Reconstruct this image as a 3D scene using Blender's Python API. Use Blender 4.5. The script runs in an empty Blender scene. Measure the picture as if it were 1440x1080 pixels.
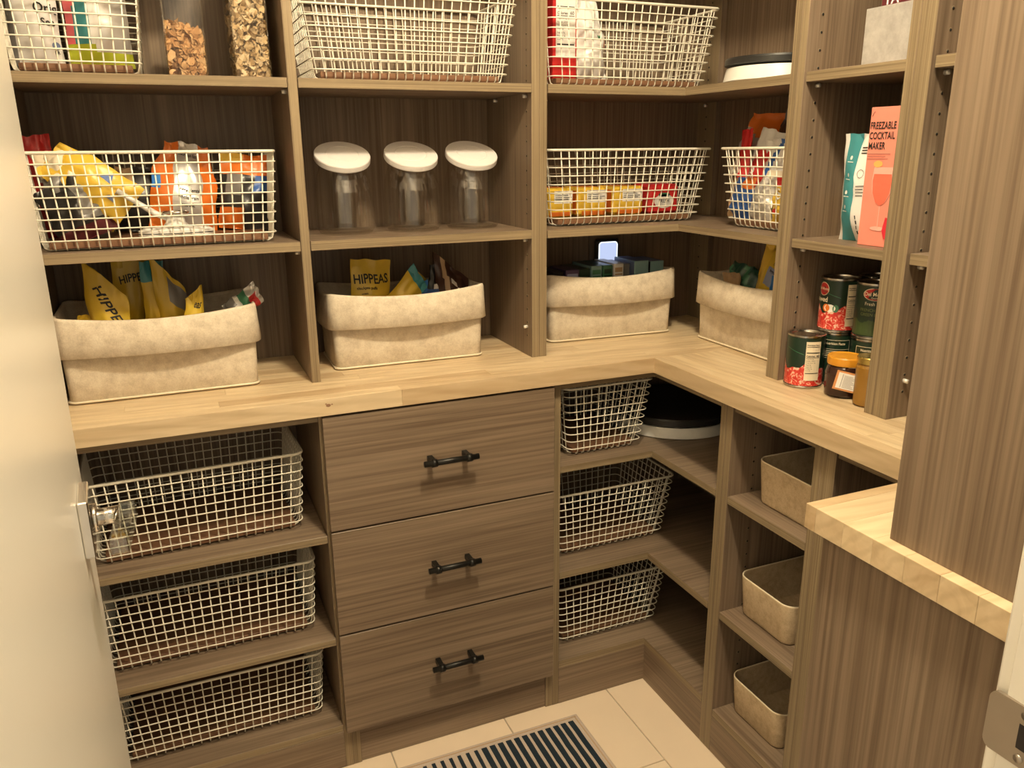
import bpy, bmesh, math, random
from mathutils import Vector, Matrix, Euler, noise
random.seed(7)
S = bpy.context.scene
C = S.collection
# ------------------------------------------------------------------ camera
CAM = Vector((-1.0314969, -1.5657270, 1.3919039)); YAW, PITCH, ROLL, FPX = 0.40014323, -0.28438262, -0.00961564, 1122.54
fw = Vector((math.sin(YAW)*math.cos(PITCH), math.cos(YAW)*math.cos(PITCH), math.sin(PITCH)))
rt = fw.cross(Vector((0, 0, 1))).normalized(); up = rt.cross(fw)
r2 = math.cos(ROLL)*rt + math.sin(ROLL)*up; u2 = -math.sin(ROLL)*rt + math.cos(ROLL)*up
cd = bpy.data.cameras.new('camera'); cam = bpy.data.objects.new('camera', cd); C.objects.link(cam)
cam.matrix_world = Matrix(((r2.x, u2.x, -fw.x, CAM.x), (r2.y, u2.y, -fw.y, CAM.y), (r2.z, u2.z, -fw.z, CAM.z), (0, 0, 0, 1)))
cd.sensor_width = 36; cd.sensor_fit = 'HORIZONTAL'; cd.lens = FPX/1440*36; cd.clip_start = .01
S.camera = cam
# ------------------------------------------------------------------ world, light, exposure
w = bpy.data.worlds.new('world'); S.world = w; w.use_nodes = True
w.node_tree.nodes['Background'].inputs[0].default_value = (1.0, .84, .60, 1)
w.node_tree.nodes['Background'].inputs[1].default_value = .80
LAMP = Vector((-.56, -.96, 2.54)); LAMP_STRENGTH = 500.0; LAMP_COLOR = (1.0, .84, .58)
S.view_settings.view_transform = 'Standard'; S.view_settings.look = 'None'
S.view_settings.exposure = 0.0; S.view_settings.gamma = 1; S.view_settings.use_curve_mapping = False

# ------------------------------------------------------------------ materials
MT = {}
def base_mat(name, col=(.8, .8, .8), rough=.5, metal=0, spec=.5):
    m = bpy.data.materials.new(name); m.use_nodes = True
    b = m.node_tree.nodes['Principled BSDF']
    b.inputs['Base Color'].default_value = (*col, 1); b.inputs['Roughness'].default_value = rough
    b.inputs['Metallic'].default_value = metal; b.inputs['Specular IOR Level'].default_value = spec
    return m, m.node_tree, b
def N(t, typ, **kw):
    n = t.nodes.new(typ)
    for k, v in kw.items():
        if k in ('inp',):
            for a, b in v.items(): n.inputs[a].default_value = b
        else: setattr(n, k, v)
    return n
def plain(name, col, rough=.5, metal=0, spec=.5, var=.06, scale=40):
    """plain colour with faint procedural variation"""
    if name in MT: return MT[name]
    m, t, b = base_mat(name, col, rough, metal, spec)
    tc = N(t, 'ShaderNodeTexCoord'); no = N(t, 'ShaderNodeTexNoise', inp={'Scale': scale, 'Detail': 3})
    mx = N(t, 'ShaderNodeMixRGB', inp={1: (*[c*(1-var) for c in col], 1), 2: (*[min(1, c*(1+var)) for c in col], 1)})
    t.links.new(tc.outputs['Object'], no.inputs['Vector']); t.links.new(no.outputs['Fac'], mx.inputs[0]); t.links.new(mx.outputs[0], b.inputs['Base Color'])
    MT[name] = m; return m
def ramp(t, stops):
    r = N(t, 'ShaderNodeValToRGB'); e = r.color_ramp.elements
    while len(e) < len(stops): e.new(.5)
    for i, (p, c) in enumerate(stops): e[i].position = p; e[i].color = (*c, 1)
    return r
def laminate(name, axis, dark, mid, light, rough=.42, broad=16, fine=170, bump=.12, finemix=.55):
    """wood-look laminate with grain running along one axis"""
    m, t, b = base_mat(name, mid, rough, 0, .35)
    tc = N(t, 'ShaderNodeTexCoord'); oi = N(t, 'ShaderNodeObjectInfo')
    mul = N(t, 'ShaderNodeMath', operation='MULTIPLY', inp={1: 37.0}); t.links.new(oi.outputs['Random'], mul.inputs[0])
    add = N(t, 'ShaderNodeVectorMath', operation='ADD'); t.links.new(tc.outputs['Object'], add.inputs[0]); t.links.new(mul.outputs[0], add.inputs[1])
    def stretched(a, l, det, dist):
        mp = N(t, 'ShaderNodeMapping'); s = [a, a, a]; s[axis] = l; mp.inputs['Scale'].default_value = s
        t.links.new(add.outputs[0], mp.inputs['Vector'])
        no = N(t, 'ShaderNodeTexNoise', inp={'Scale': 1.0, 'Detail': det, 'Roughness': .55, 'Distortion': dist})
        t.links.new(mp.outputs[0], no.inputs['Vector']); return no
    n1 = stretched(broad, .9, 4, .6); n2 = stretched(fine, 2.2, 3, .15); n3 = stretched(broad*2.6, 1.3, 3, .8)
    avg = N(t, 'ShaderNodeMath', operation='MULTIPLY_ADD', inp={1: .55}); hf = N(t, 'ShaderNodeMath', operation='MULTIPLY', inp={1: .45}); t.links.new(n3.outputs['Fac'], hf.inputs[0]); t.links.new(n1.outputs['Fac'], avg.inputs[0]); t.links.new(hf.outputs[0], avg.inputs[2])
    r1 = ramp(t, [(.36, dark), (.5, mid), (.64, light)]); t.links.new(avg.outputs[0], r1.inputs[0])
    r2_ = ramp(t, [(.34, dark), (.62, light)]); t.links.new(n2.outputs['Fac'], r2_.inputs[0])
    mx = N(t, 'ShaderNodeMixRGB', inp={0: finemix}); t.links.new(r1.outputs[0], mx.inputs[1]); t.links.new(r2_.outputs[0], mx.inputs[2])
    t.links.new(mx.outputs[0], b.inputs['Base Color'])
    bp = N(t, 'ShaderNodeBump', inp={'Strength': bump, 'Distance': .0006}); t.links.new(n2.outputs['Fac'], bp.inputs['Height']); t.links.new(bp.outputs[0], b.inputs['Normal'])
    MT[name] = m; return m
LD, LM, LL = (.112, .075, .048), (.188, .134, .089), (.270, .202, .140)
for i, a in enumerate('xyz'): laminate('laminate_'+a, i, LD, LM, LL)
ED, EM, EL = (.16, .115, .066), (.24, .18, .106), (.31, .24, .146)
for i, a in enumerate('xyz'): laminate('edge_'+a, i, ED, EM, EL, fine=330, finemix=.7)
def butcher(name, axis):
    m, t, b = base_mat(name, (.7, .5, .3), .38, 0, .4)
    tc = N(t, 'ShaderNodeTexCoord'); oi = N(t, 'ShaderNodeObjectInfo')
    mul = N(t, 'ShaderNodeMath', operation='MULTIPLY', inp={1: 53.0}); t.links.new(oi.outputs['Random'], mul.inputs[0])
    add = N(t, 'ShaderNodeVectorMath', operation='ADD'); t.links.new(tc.outputs['Object'], add.inputs[0]); t.links.new(mul.outputs[0], add.inputs[1])
    mp = N(t, 'ShaderNodeMapping'); s = [26, 26, 26]; s[axis] = 3.5; mp.inputs['Scale'].default_value = s; t.links.new(add.outputs[0], mp.inputs['Vector'])
    no = N(t, 'ShaderNodeTexNoise', inp={'Scale': 1, 'Detail': 4, 'Distortion': 1.3}); t.links.new(mp.outputs[0], no.inputs['Vector'])
    wv = N(t, 'ShaderNodeTexWave', bands_direction='DIAGONAL', inp={'Scale': .9, 'Distortion': 5, 'Detail': 2}); t.links.new(mp.outputs[0], wv.inputs['Vector'])
    r = ramp(t, [(.25, (.54, .41, .25)), (.5, (.63, .50, .32)), (.75, (.70, .575, .39))]); t.links.new(no.outputs['Fac'], r.inputs[0])
    r2_ = ramp(t, [(.0, (.82, .79, .75)), (.5, (1, 1, 1))]); t.links.new(wv.outputs['Fac'], r2_.inputs[0])
    mx = N(t, 'ShaderNodeMixRGB', blend_type='MULTIPLY', inp={0: .55}); t.links.new(r.outputs[0], mx.inputs[1]); t.links.new(r2_.outputs[0], mx.inputs[2])
    r3 = ramp(t, [(0, (.80, .73, .66)), (.35, (.97, .95, .93)), (1, (1.05, 1.04, 1.02))]); t.links.new(oi.outputs['Random'], r3.inputs[0])
    mx2 = N(t, 'ShaderNodeMixRGB', blend_type='MULTIPLY', inp={0: 1}); t.links.new(mx.outputs[0], mx2.inputs[1]); t.links.new(r3.outputs[0], mx2.inputs[2])
    t.links.new(mx2.outputs[0], b.inputs['Base Color']); MT[name] = m
butcher('butcher_x', 0); butcher('butcher_y', 1)
def felt(nm='felt', k=(1, 1, 1), sc=38):
    q3 = lambda c: tuple(a*b_ for a, b_ in zip(c, k))
    m, t, b = base_mat(nm, (.6, .5, .4), .95, 0, .1)
    tc = N(t, 'ShaderNodeTexCoord')
    n1 = N(t, 'ShaderNodeTexNoise', inp={'Scale': sc, 'Detail': 5, 'Roughness': .7}); n2 = N(t, 'ShaderNodeTexNoise', inp={'Scale': 420, 'Detail': 2})
    for n in (n1, n2): t.links.new(tc.outputs['Object'], n.inputs['Vector'])
    r = ramp(t, [(.33, q3((.55, .47, .36))), (.5, q3((.67, .585, .46))), (.66, q3((.74, .665, .535)))]); t.links.new(n1.outputs['Fac'], r.inputs[0])
    r2_ = ramp(t, [(.3, (.86, .85, .84)), (.6, (1, 1, 1))]); t.links.new(n2.outputs['Fac'], r2_.inputs[0])
    mx = N(t, 'ShaderNodeMixRGB', blend_type='MULTIPLY', inp={0: .8}); t.links.new(r.outputs[0], mx.inputs[1]); t.links.new(r2_.outputs[0], mx.inputs[2])
    t.links.new(mx.outputs[0], b.inputs['Base Color'])
    bp = N(t, 'ShaderNodeBump', inp={'Strength': .25, 'Distance': .001}); t.links.new(n2.outputs['Fac'], bp.inputs['Height']); t.links.new(bp.outputs[0], b.inputs['Normal'])
    MT[nm] = m
felt(); felt('felt_tan', (.84, .75, .62), 60)
def clear(name, tint=(.97, .97, .96), gloss=.06, base=.05, rim=.30):
    """thin clear wall: transparent, with a reflection that grows towards grazing angles"""
    m = bpy.data.materials.new(name); m.use_nodes = True; t = m.node_tree; t.nodes.clear()
    o = N(t, 'ShaderNodeOutputMaterial'); tr = N(t, 'ShaderNodeBsdfTransparent', inp={'Color': (*tint, 1)})
    gl = N(t, 'ShaderNodeBsdfGlossy', inp={'Roughness': gloss, 'Color': (1, 1, 1, 1)}); lw = N(t, 'ShaderNodeLayerWeight', inp={'Blend': .5}); mx = N(t, 'ShaderNodeMixShader')
    pw = N(t, 'ShaderNodeMath', operation='POWER', inp={1: 3.0}); ma = N(t, 'ShaderNodeMath', operation='MULTIPLY_ADD', inp={1: rim, 2: base})
    t.links.new(lw.outputs['Facing'], pw.inputs[0]); t.links.new(pw.outputs[0], ma.inputs[0]); t.links.new(ma.outputs[0], mx.inputs[0])
    t.links.new(tr.outputs[0], mx.inputs[1]); t.links.new(gl.outputs[0], mx.inputs[2]); t.links.new(mx.outputs[0], o.inputs[0])
    MT[name] = m
clear('clear_plastic'); clear('jar_glass', (.95, .945, .93), .03, .07, .30)
def emit(name, col, st):
    m = bpy.data.materials.new(name); m.use_nodes = True; t = m.node_tree; t.nodes.clear()
    o = N(t, 'ShaderNodeOutputMaterial'); e = N(t, 'ShaderNodeEmission', inp={'Color': (*col, 1), 'Strength': st}); t.links.new(e.outputs[0], o.inputs[0]); MT[name] = m
emit('lamp_glow', LAMP_COLOR, LAMP_STRENGTH); emit('night_glow', (.60, .70, 1.0), .95); emit('night_edge', (.85, .92, 1.0), 1.5)
def dots():
    m, t, b = base_mat('polka', (.85, .82, .74), .6)
    tc = N(t, 'ShaderNodeTexCoord'); sx = N(t, 'ShaderNodeSeparateXYZ'); t.links.new(tc.outputs['Object'], sx.inputs[0])
    def mth(op, a, bb=None):
        n = N(t, 'ShaderNodeMath', operation=op)
        for i, v in enumerate((a, bb)):
            if v is None: continue
            if isinstance(v, (int, float)): n.inputs[i].default_value = v
            else: t.links.new(v, n.inputs[i])
        return n.outputs[0]
    hx = mth('ADD', sx.outputs[0], sx.outputs[1]); P = .0125
    def lattice(ox, oz):
        a = mth('SUBTRACT', mth('FRACT', mth('ADD', mth('DIVIDE', hx, P), ox)), .5); c = mth('SUBTRACT', mth('FRACT', mth('ADD', mth('DIVIDE', sx.outputs[2], P), oz)), .5)
        return mth('LESS_THAN', mth('ADD', mth('MULTIPLY', a, a), mth('MULTIPLY', c, c)), .047)
    f = mth('MAXIMUM', lattice(0, 0), lattice(.5, .5))
    mx = N(t, 'ShaderNodeMixRGB', inp={1: (.85, .82, .74, 1), 2: (.03, .03, .03, 1)}); t.links.new(f, mx.inputs[0]); t.links.new(mx.outputs[0], b.inputs['Base Color']); MT['polka'] = m
dots()
plain('wall_paint', (.62, .56, .48), .8); plain('ceiling_paint', (.80, .78, .74), .9)
plain('door_paint', (.80, .76, .67), .28, 0, .5, .015, 6); plain('trim_paint', (.80, .76, .67), .32, 0, .5, .02, 8)
plain('tile', (.80, .66, .50), .35, 0, .5, .05, 9); plain('grout', (.45, .39, .31), .9)
plain('wire', (.80, .76, .64), .3, 0, .5, .02); plain('board_brown', (.21, .105, .055), .5, 0, .4, .25, 30)
plain('handle_black', (.018, .017, .015), .38, .6); plain('chrome', (.72, .70, .67), .12, 1); plain('satin_nickel', (.42, .37, .31), .35, .9)
clear('acrylic', (.84, .85, .80), .03, .12, .4)
plain('hole_shade', (.02, .015, .012), .9); plain('pin', (.75, .72, .66), .25, .3)  # near-black colour stands in for the shade inside holes
plain('lid_white', (.80, .76, .73), .45, 0, .4, .02); plain('white_paper', (.80, .78, .74), .6); plain('white_plastic', (.80, .79, .75), .35)
plain('ink', (.02, .018, .015), .7); plain('rug_base', (.50, .415, .345), .95, 0, .1, .12, 300); plain('rug_blue', (.020, .030, .042), .95, 0, .1, .5, 350)
plain('black_plastic', (.02, .02, .019), .35); plain('steel', (.55, .52, .47), .22, 1); plain('flake', (.52, .30, .125), .75, 0, .3, .35, 120)
def col(name, c, rough=.35): return plain(name, c, rough, 0, .5, .07, 30)
YEL = col('bag_yellow', (.62, .42, .035)); YEL2 = col('bag_yellow_bright', (.72, .47, .05)); ORA = col('bag_orange', (.66, .16, .02)); RED = col('bag_red', (.50, .022, .022)); PINK = col('pink_print', (.62, .11, .13))
SIL = plain('bag_silver', (.62, .60, .58), .3, .5); WHT = col('bag_white', (.74, .72, .69)); BLU = col('bag_blue', (.03, .10, .34)); LBL = col('bag_sky', (.05, .22, .60)); TEA = col('teal', (.05, .25, .28)); LIM = col('lime', (.42, .47, .03))
GRN = col('dark_green', (.018, .045, .025)); GRN2 = col('mid_green', (.05, .17, .09)); BRN = col('dark_brown', (.055, .022, .014)); BLK = col('bag_black', (.022, .020, .019)); TAN = col('tan', (.45, .30, .17)); GRY = col('bag_grey', (.20, .19, .18)); MAR = col('maroon', (.10, .018, .022)); AQU = col('box_aqua', (.22, .36, .36)); SLB = col('slate_blue', (.16, .20, .33)); SAL = col('salmon', (.80, .27, .20)); CRM = col('cream', (.78, .68, .50)); TOM = col('tomato', (.60, .04, .025)); GOLD = plain('gold_lid', (.62, .45, .13), .25, .9); AMB = plain('amber_food', (.26, .13, .02), .2); JAM = plain('dark_jam', (.035, .014, .010), .12); PUR = col('purple', (.08, .05, .11)); LAV = col('lavender', (.30, .33, .48)); PCH = col('peach_print', (.80, .33, .25))

# ------------------------------------------------------------------ mesh helpers
def tag(o, label, cat, group=None, kind=None):
    if label: o['label'] = label
    if cat: o['category'] = cat
    if group: o['group'] = group
    if kind: o['kind'] = kind
    return o
def thing(name, label, cat, loc=(0, 0, 0), rot=(0, 0, 0), group=None):
    o = bpy.data.objects.new(name, None); C.objects.link(o); o.empty_display_size = .02
    o.location = loc; o.rotation_euler = rot
    return tag(o, label, cat, group)
def root_loc(o):
    while o.parent: o = o.parent
    return o.location.copy()
class MB:
    def __init__(s): s.v = []; s.f = []; s.m = []; s.mats = []; s.sm = []
    def mi(s, mat):
        mat = MT[mat] if isinstance(mat, str) else mat
        if mat not in s.mats: s.mats.append(mat)
        return s.mats.index(mat)
    def add(s, vs, fs, mat, smooth=False):
        k = len(s.v); s.v += [tuple(p) for p in vs]; i = s.mi(mat)
        for f in fs: s.f.append([k+j for j in f]); s.m.append(i); s.sm.append(smooth)
    def box(s, x0, x1, y0, y1, z0, z1, mat, bev=0, edge=None):
        """edge: {'-x':mat,...} materials for single sides"""
        edge = edge or {}
        if bev:
            bm = bmesh.new(); bmesh.ops.create_cube(bm, size=1)
            for q in bm.verts: q.co = Vector(((x0+x1)/2+q.co.x*(x1-x0), (y0+y1)/2+q.co.y*(y1-y0), (z0+z1)/2+q.co.z*(z1-z0)))
            bmesh.ops.bevel(bm, geom=bm.edges[:], offset=bev, segments=1, affect='EDGES', profile=.5)
            bm.verts.ensure_lookup_table(); bm.normal_update()
            k = len(s.v); s.v += [tuple(q.co) for q in bm.verts]
            for f in bm.faces:
                n = f.normal; mm = mat
                for kx, em in edge.items():
                    ax = 'xyz'.index(kx[1]); sg = -1 if kx[0] == '-' else 1
                    if n[ax]*sg > .9: mm = em
                s.f.append([k+q.index for q in f.verts]); s.m.append(s.mi(mm)); s.sm.append(False)
            bm.free(); return s
        vs = [(x, y, z) for x in (x0, x1) for y in (y0, y1) for z in (z0, z1)]
        for kx, f in (('-x', (0, 1, 3, 2)), ('+x', (4, 6, 7, 5)), ('-y', (0, 4, 5, 1)), ('+y', (2, 3, 7, 6)), ('-z', (0, 2, 6, 4)), ('+z', (1, 5, 7, 3))):
            s.add([vs[i] for i in f], [(0, 1, 2, 3)], edge.get(kx, mat))
        return s
    def prism(s, poly, z0, z1, mat, sidemat=None):
        n = len(poly); vs = [(x, y, z0) for x, y in poly]+[(x, y, z1) for x, y in poly]
        s.add(vs, [list(range(n))[::-1], [n+i for i in range(n)]], mat)
        for i in range(n):
            j = (i+1) % n; s.add([vs[i], vs[j], vs[n+j], vs[n+i]], [(0, 1, 2, 3)], sidemat[i] if sidemat else mat)
        return s
    def tube(s, path, r, mat, n=6, closed=False, caps=True, rads=None):
        P = [Vector(p) for p in path]; L = len(P); rings = []; prev = None
        for i, p in enumerate(P):
            if closed: d = (P[(i+1) % L]-P[i-1])
            else: d = P[min(i+1, L-1)]-P[max(i-1, 0)]
            d.normalize()
            if prev is None:
                a = Vector((0, 0, 1)) if abs(d.z) < .9 else Vector((1, 0, 0)); u = d.cross(a).normalized()
            else: u = (prev-d*prev.dot(d)); u = u.normalized() if u.length > 1e-6 else d.orthogonal().normalized()
            prev = u; vv = d.cross(u); rr = rads[i] if rads else r
            rings.append([p+u*rr*math.cos(2*math.pi*k/n)+vv*rr*math.sin(2*math.pi*k/n) for k in range(n)])
        vs = [q for R in rings for q in R]; fs = []
        for i in range(L if closed else L-1):
            j = (i+1) % L
            if closed and j == 0:
                # align the last ring with the first
                off = min(range(n), key=lambda o: sum((rings[i][k]-rings[0][(k+o) % n]).length for k in range(n)))
                for k in range(n): fs.append((i*n+k, i*n+(k+1) % n, (k+1+off) % n, (k+off) % n))
            else:
                for k in range(n): fs.append((i*n+k, i*n+(k+1) % n, j*n+(k+1) % n, j*n+k))
        if caps and not closed: fs += [tuple(range(n))[::-1], tuple((L-1)*n+k for k in range(n))]
        s.add(vs, fs, mat, True); return s
    def lathe(s, prof, mat, c=(0, 0, 0), n=40, warp=None, mats=None):
        vs = []
        for r, z in prof:
            for k in range(n):
                a = 2*math.pi*k/n; p = (c[0]+r*math.cos(a), c[1]+r*math.sin(a), c[2]+z); vs.append(warp(p) if warp else p)
        for i in range(len(prof)-1):
            base = i*n; fs = [(base+k, base+(k+1) % n, base+n+(k+1) % n, base+n+k) for k in range(n)]
            idx = sorted({q for f in fs for q in f}); mp = {q: j for j, q in enumerate(idx)}
            s.add([vs[q] for q in idx], [[mp[q] for q in f] for f in fs], mats[i] if mats else mat, True)
        return s
    def build(s, name, parent=None, local=False, mat_off=None, weld=False):
        me = bpy.data.meshes.new(name)
        off = Vector((0, 0, 0)) if (parent is None or local) else root_loc(parent)
        me.from_pydata([tuple(Vector(p)-off) for p in s.v], [], s.f)
        for m in s.mats: me.materials.append(m)
        me.polygons.foreach_set('material_index', s.m); me.polygons.foreach_set('use_smooth', s.sm)
        if weld:
            bm = bmesh.new(); bm.from_mesh(me); bmesh.ops.remove_doubles(bm, verts=bm.verts, dist=1e-5); bm.to_mesh(me); bm.free()
        me.update()
        o = bpy.data.objects.new(name, me); C.objects.link(o); o.parent = parent
        return o
def solo(mb, name, label, cat, group=None, kind=None, loc=None):
    """one-mesh thing with its origin at its base"""
    xs = [p[0] for p in mb.v]; ys = [p[1] for p in mb.v]; zs = [p[2] for p in mb.v]
    o = Vector(((min(xs)+max(xs))/2, (min(ys)+max(ys))/2, min(zs)))
    mb.v = [tuple(Vector(p)-o) for p in mb.v]; ob = mb.build(name); ob.location = o
    return tag(ob, label, cat, group, kind)
_font = {}
def text_geo(txt, size, bold=False, cond=1.0):
    """flat triangles of a line of lettering: (verts xy, faces), origin at left of the baseline"""
    key = (txt, bold)
    if key not in _font:
        cu = bpy.data.curves.new('lettering', 'FONT'); cu.body = txt; cu.size = 1; cu.resolution_u = 3
        if bold: cu.offset = .018
        ob = bpy.data.objects.new('lettering', cu); C.objects.link(ob)
        dg = bpy.context.evaluated_depsgraph_get(); me = bpy.data.meshes.new_from_object(ob.evaluated_get(dg))
        _font[key] = ([tuple(q.co) for q in me.vertices], [tuple(p.vertices) for p in me.polygons])
        bpy.data.objects.remove(ob); bpy.data.curves.remove(cu); bpy.data.meshes.remove(me)
    v, f = _font[key]
    return [(x*size*cond, y*size) for x, y, z in v], f
def put_text(mb, txt, size, mat, fn, x=0, y=0, ang=0, bold=False, cond=1.0, center=False):
    v, f = text_geo(txt, size, bold, cond)
    if not v: return
    if center: cx = (min(p[0] for p in v)+max(p[0] for p in v))/2; v = [(p[0]-cx, p[1]) for p in v]
    ca, sa = math.cos(ang), math.sin(ang)
    mb.add([fn(x+p[0]*ca-p[1]*sa, y+p[0]*sa+p[1]*ca) for p in v], f, mat)
def quad(mb, fn, x0, x1, y0, y1, mat, n=1):
    for i in range(n):
        a = x0+(x1-x0)*i/n; b = x0+(x1-x0)*(i+1)/n
        mb.add([fn(a, y0), fn(b, y0), fn(b, y1), fn(a, y1)], [(0, 1, 2, 3)], mat)
def nutrition(mb, fn, x0, x1, y0, y1, paper, n=4, title=True, scale=1):
    """printed facts panel: paper rectangle, title, rules and rows of fine print"""
    quad(mb, lambda a, b: fn(a, b, 0), x0, x1, y0, y1, paper, n)
    g = lambda a, b: fn(a, b, .0003); W = x1-x0; Hh = y1-y0; p = .06*W
    if title: put_text(mb, 'Nutrition Facts', W*.135*scale, 'ink', g, x0+p, y1-.10*Hh, bold=True)
    for yy, th in ((.125, .012), (.27, .022), (.40, .010), (.80, .02)): quad(mb, g, x0+p, x1-p, y1-(yy+th)*Hh, y1-yy*Hh, 'ink', n)
    put_text(mb, 'Calories', W*.16*scale, 'ink', g, x0+p, y1-.385*Hh, bold=True); put_text(mb, '60', W*.2*scale, 'ink', g, x1-p-.22*W, y1-.385*Hh, bold=True)
    for i in range(7):
        yy = y1-(.45+.05*i)*Hh; put_text(mb, ['Total Fat 0g', 'Sodium 200mg', 'Total Carb 13g', 'Fiber 3g', 'Sugars 7g', 'Protein 2g', 'Iron 2%'][i], W*.10*scale, 'ink', g, x0+p, yy)

# ------------------------------------------------------------------ room shell
H = .914; HB = .8776; T = .019; YB = .405; XR = .395; XL = -1.29; YF = -1.195; ZC = 2.59
def struct(mb, name, parent=None):
    o = mb.build(name, parent)
    if parent is None: o['kind'] = 'structure'
    return o
floor = struct(MB().box(-1.45, .5, -2.4, .5, -.06, -.004, 'grout'), 'floor')
k = 0
for ci in range(-5, 3):
    xa = -.093+ci*.2955; off = {-1: -.258, 0: .26}.get(ci, -.258+.2*((ci*7) % 3+1))
    for j in range(-4, 3):
        y0 = off+j*.6; a, b, c, d = xa+.0015, xa+.294, y0+.0015, y0+.5985
        b = min(b, .45); d = min(d, .45); a = max(a, -1.44); c = max(c, -2.38)
        if b-a < .02 or d-c < .02: continue
        MB().box(a, b, c, d, -.012, 0, 'tile', .0012).build('tile', floor)
struct(MB().box(-1.45, .5, YB, .5, 0, ZC, 'wall_paint'), 'wall_back')
struct(MB().box(XR, .5, YF-.115, YB, 0, ZC, 'wall_paint'), 'wall_right')
struct(MB().box(-1.45, XL, YF-.115, YB, 0, ZC, 'wall_paint'), 'wall_left')
JX, JL = -.417, -1.205
struct(MB().box(JX+.02, XR, YF-.115, YF, 0, ZC, 'wall_paint').box(XL, JL-.02, YF-.115, YF, 0, ZC, 'wall_paint').box(JL-.02, JX+.02, YF-.115, YF, 2.06, ZC, 'wall_paint'), 'wall_front')
struct(MB().box(-1.45, .5, -2.4, .5, ZC, ZC+.06, 'ceiling_paint'), 'ceiling')
# door frame: jamb, casing and strike plate on the latch side
tr = bpy.data.objects.new('trim_1', None); C.objects.link(tr); tr['kind'] = 'structure'; tr.location = (JX, YF, 0)
MB().box(JX, JX+.02, YF-.115, YF, 0, 2.06, 'trim_paint', .001).build('jamb', tr)
MB().box(JX+.006, JX+.075, YF, YF+.015, 0, 2.12, 'trim_paint', .003).build('casing', tr)
MB().box(JX-.0105, JX, YF-.075, YF-.040, 0, 2.06, 'trim_paint', .002).build('door_stop', tr)
sp = MB(); zc = .912
def rrect(w, h, r, n=5):
    P = []
    for sx, sy, a0 in ((1, 1, 0), (-1, 1, 90), (-1, -1, 180), (1, -1, 270)):
        for i in range(n+1):
            a = math.radians(a0+90*i/n); P.append((sx*(w/2-r)+r*math.cos(a), sy*(h/2-r)+r*math.sin(a)))
    return P
pl = rrect(.048, .058, .009); yc = YF-.012
vs = [(JX-.0015-(.002 if p[0] > .015 else 0), yc+p[0], zc+p[1]) for p in pl]+[(JX+.0005, yc+p[0], zc+p[1]) for p in pl]; nn = len(pl)
sp.add(vs, [list(range(nn))]+[[i, (i+1) % nn, nn+(i+1) % nn, nn+i][::-1] for i in range(nn)], 'satin_nickel')
spo = sp.build('strike_plate', tr); spo['label'] = 'satin nickel strike plate'
MB().box(JX-.0022, JX-.0012, yc-.016, yc-.004, zc-.012, zc+.012, 'hole_shade').build('latch_hole_shade', spo)  # dark block on the plate, painted as the shade in the latch opening
for dz in (-.021, .021):
    MB().tube([(JX-.0030, yc-.008, zc+dz), (JX-.001, yc-.008, zc+dz)], .004, 'satin_nickel', 12).build('screw', spo)
tl = bpy.data.objects.new('trim_2', None); C.objects.link(tl); tl['kind'] = 'structure'; tl.location = (JL, YF, 0)
MB().box(JL-.02, JL, YF-.115, YF, 0, 2.06, 'trim_paint', .001).build('jamb', tl)
MB().box(JL-.075, JL-.006, YF, YF+.015, 0, 2.12, 'trim_paint', .003).build('casing', tl)
# ceiling lamp (above the frame)
lt = thing('ceiling_light', 'round flush ceiling lamp with a glowing dome', 'lamp', (LAMP.x, LAMP.y, LAMP.z-.06))
MB().lathe([(0, .1), (.12, .1), (.12, .075), (.1, .07), (0, .07)], 'white_plastic', (LAMP.x, LAMP.y, LAMP.z-.06), 32).build('base', lt)
MB().lathe([(.088, .068), (.083, .045), (.066, .022), (.036, .006), (.0001, 0)], 'lamp_glow', (LAMP.x, LAMP.y, LAMP.z-.06), 24).build('dome', lt)

# ------------------------------------------------------------------ door
dvec = Vector((-.047, .74, 0)).normalized(); dn = Vector((dvec.y, -dvec.x, 0))   # along the leaf, out of the visible face
HX = Vector((-1.13, -1.17, 0))-dvec*.07
door = bpy.data.objects.new('door_1', None); C.objects.link(door); door['kind'] = 'structure'
door.matrix_world = Matrix(((dvec.x, dn.x, 0, HX.x), (dvec.y, dn.y, 0, HX.y), (0, 0, 1, 0), (0, 0, 0, 1)))   # local x along leaf, local y out of face
DW = .812
MB().box(0, DW, -.035, 0, .008, 2.04, 'door_paint', .002).build('leaf', door, True)
hz = .968; hxp = DW-.122
hd = MB().box(hxp-.036, hxp+.036, .0005, .012, hz-.036, hz+.036, 'chrome', .0015).build('handle_rose', door, True); hd['label'] = 'square chrome handle rose'
MB().tube([(hxp, .0125, hz), (hxp, .018, hz)], .018, 'chrome', 24).build('collar', hd, True)
lv = MB().tube([(hxp, .018, hz), (hxp, .042, hz)], .0105, 'chrome', 20).build('spindle', hd, True)
lb = MB(); lb.box(hxp-.095, hxp+.012, .042, .062, hz-.0105, hz+.0105, 'acrylic', .002); lb.v = [(x_, y_-max(0, (hxp-x_))*.13, z_) for x_, y_, z_ in lb.v]
lbo = lb.build('lever', door, True); lbo['label'] = 'clear square glass lever'
MB().box(hxp-.006, hxp+.009, .042, .0435, hz-.009, hz+.009, 'chrome', .0005).build('lever_socket', lbo, True)
for z in (.2, 1.84): MB().tube([(-.004, .004, z), (-.004, .004, z+.09)], .007, 'satin_nickel', 10).build('hinge', door, True)

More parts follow.
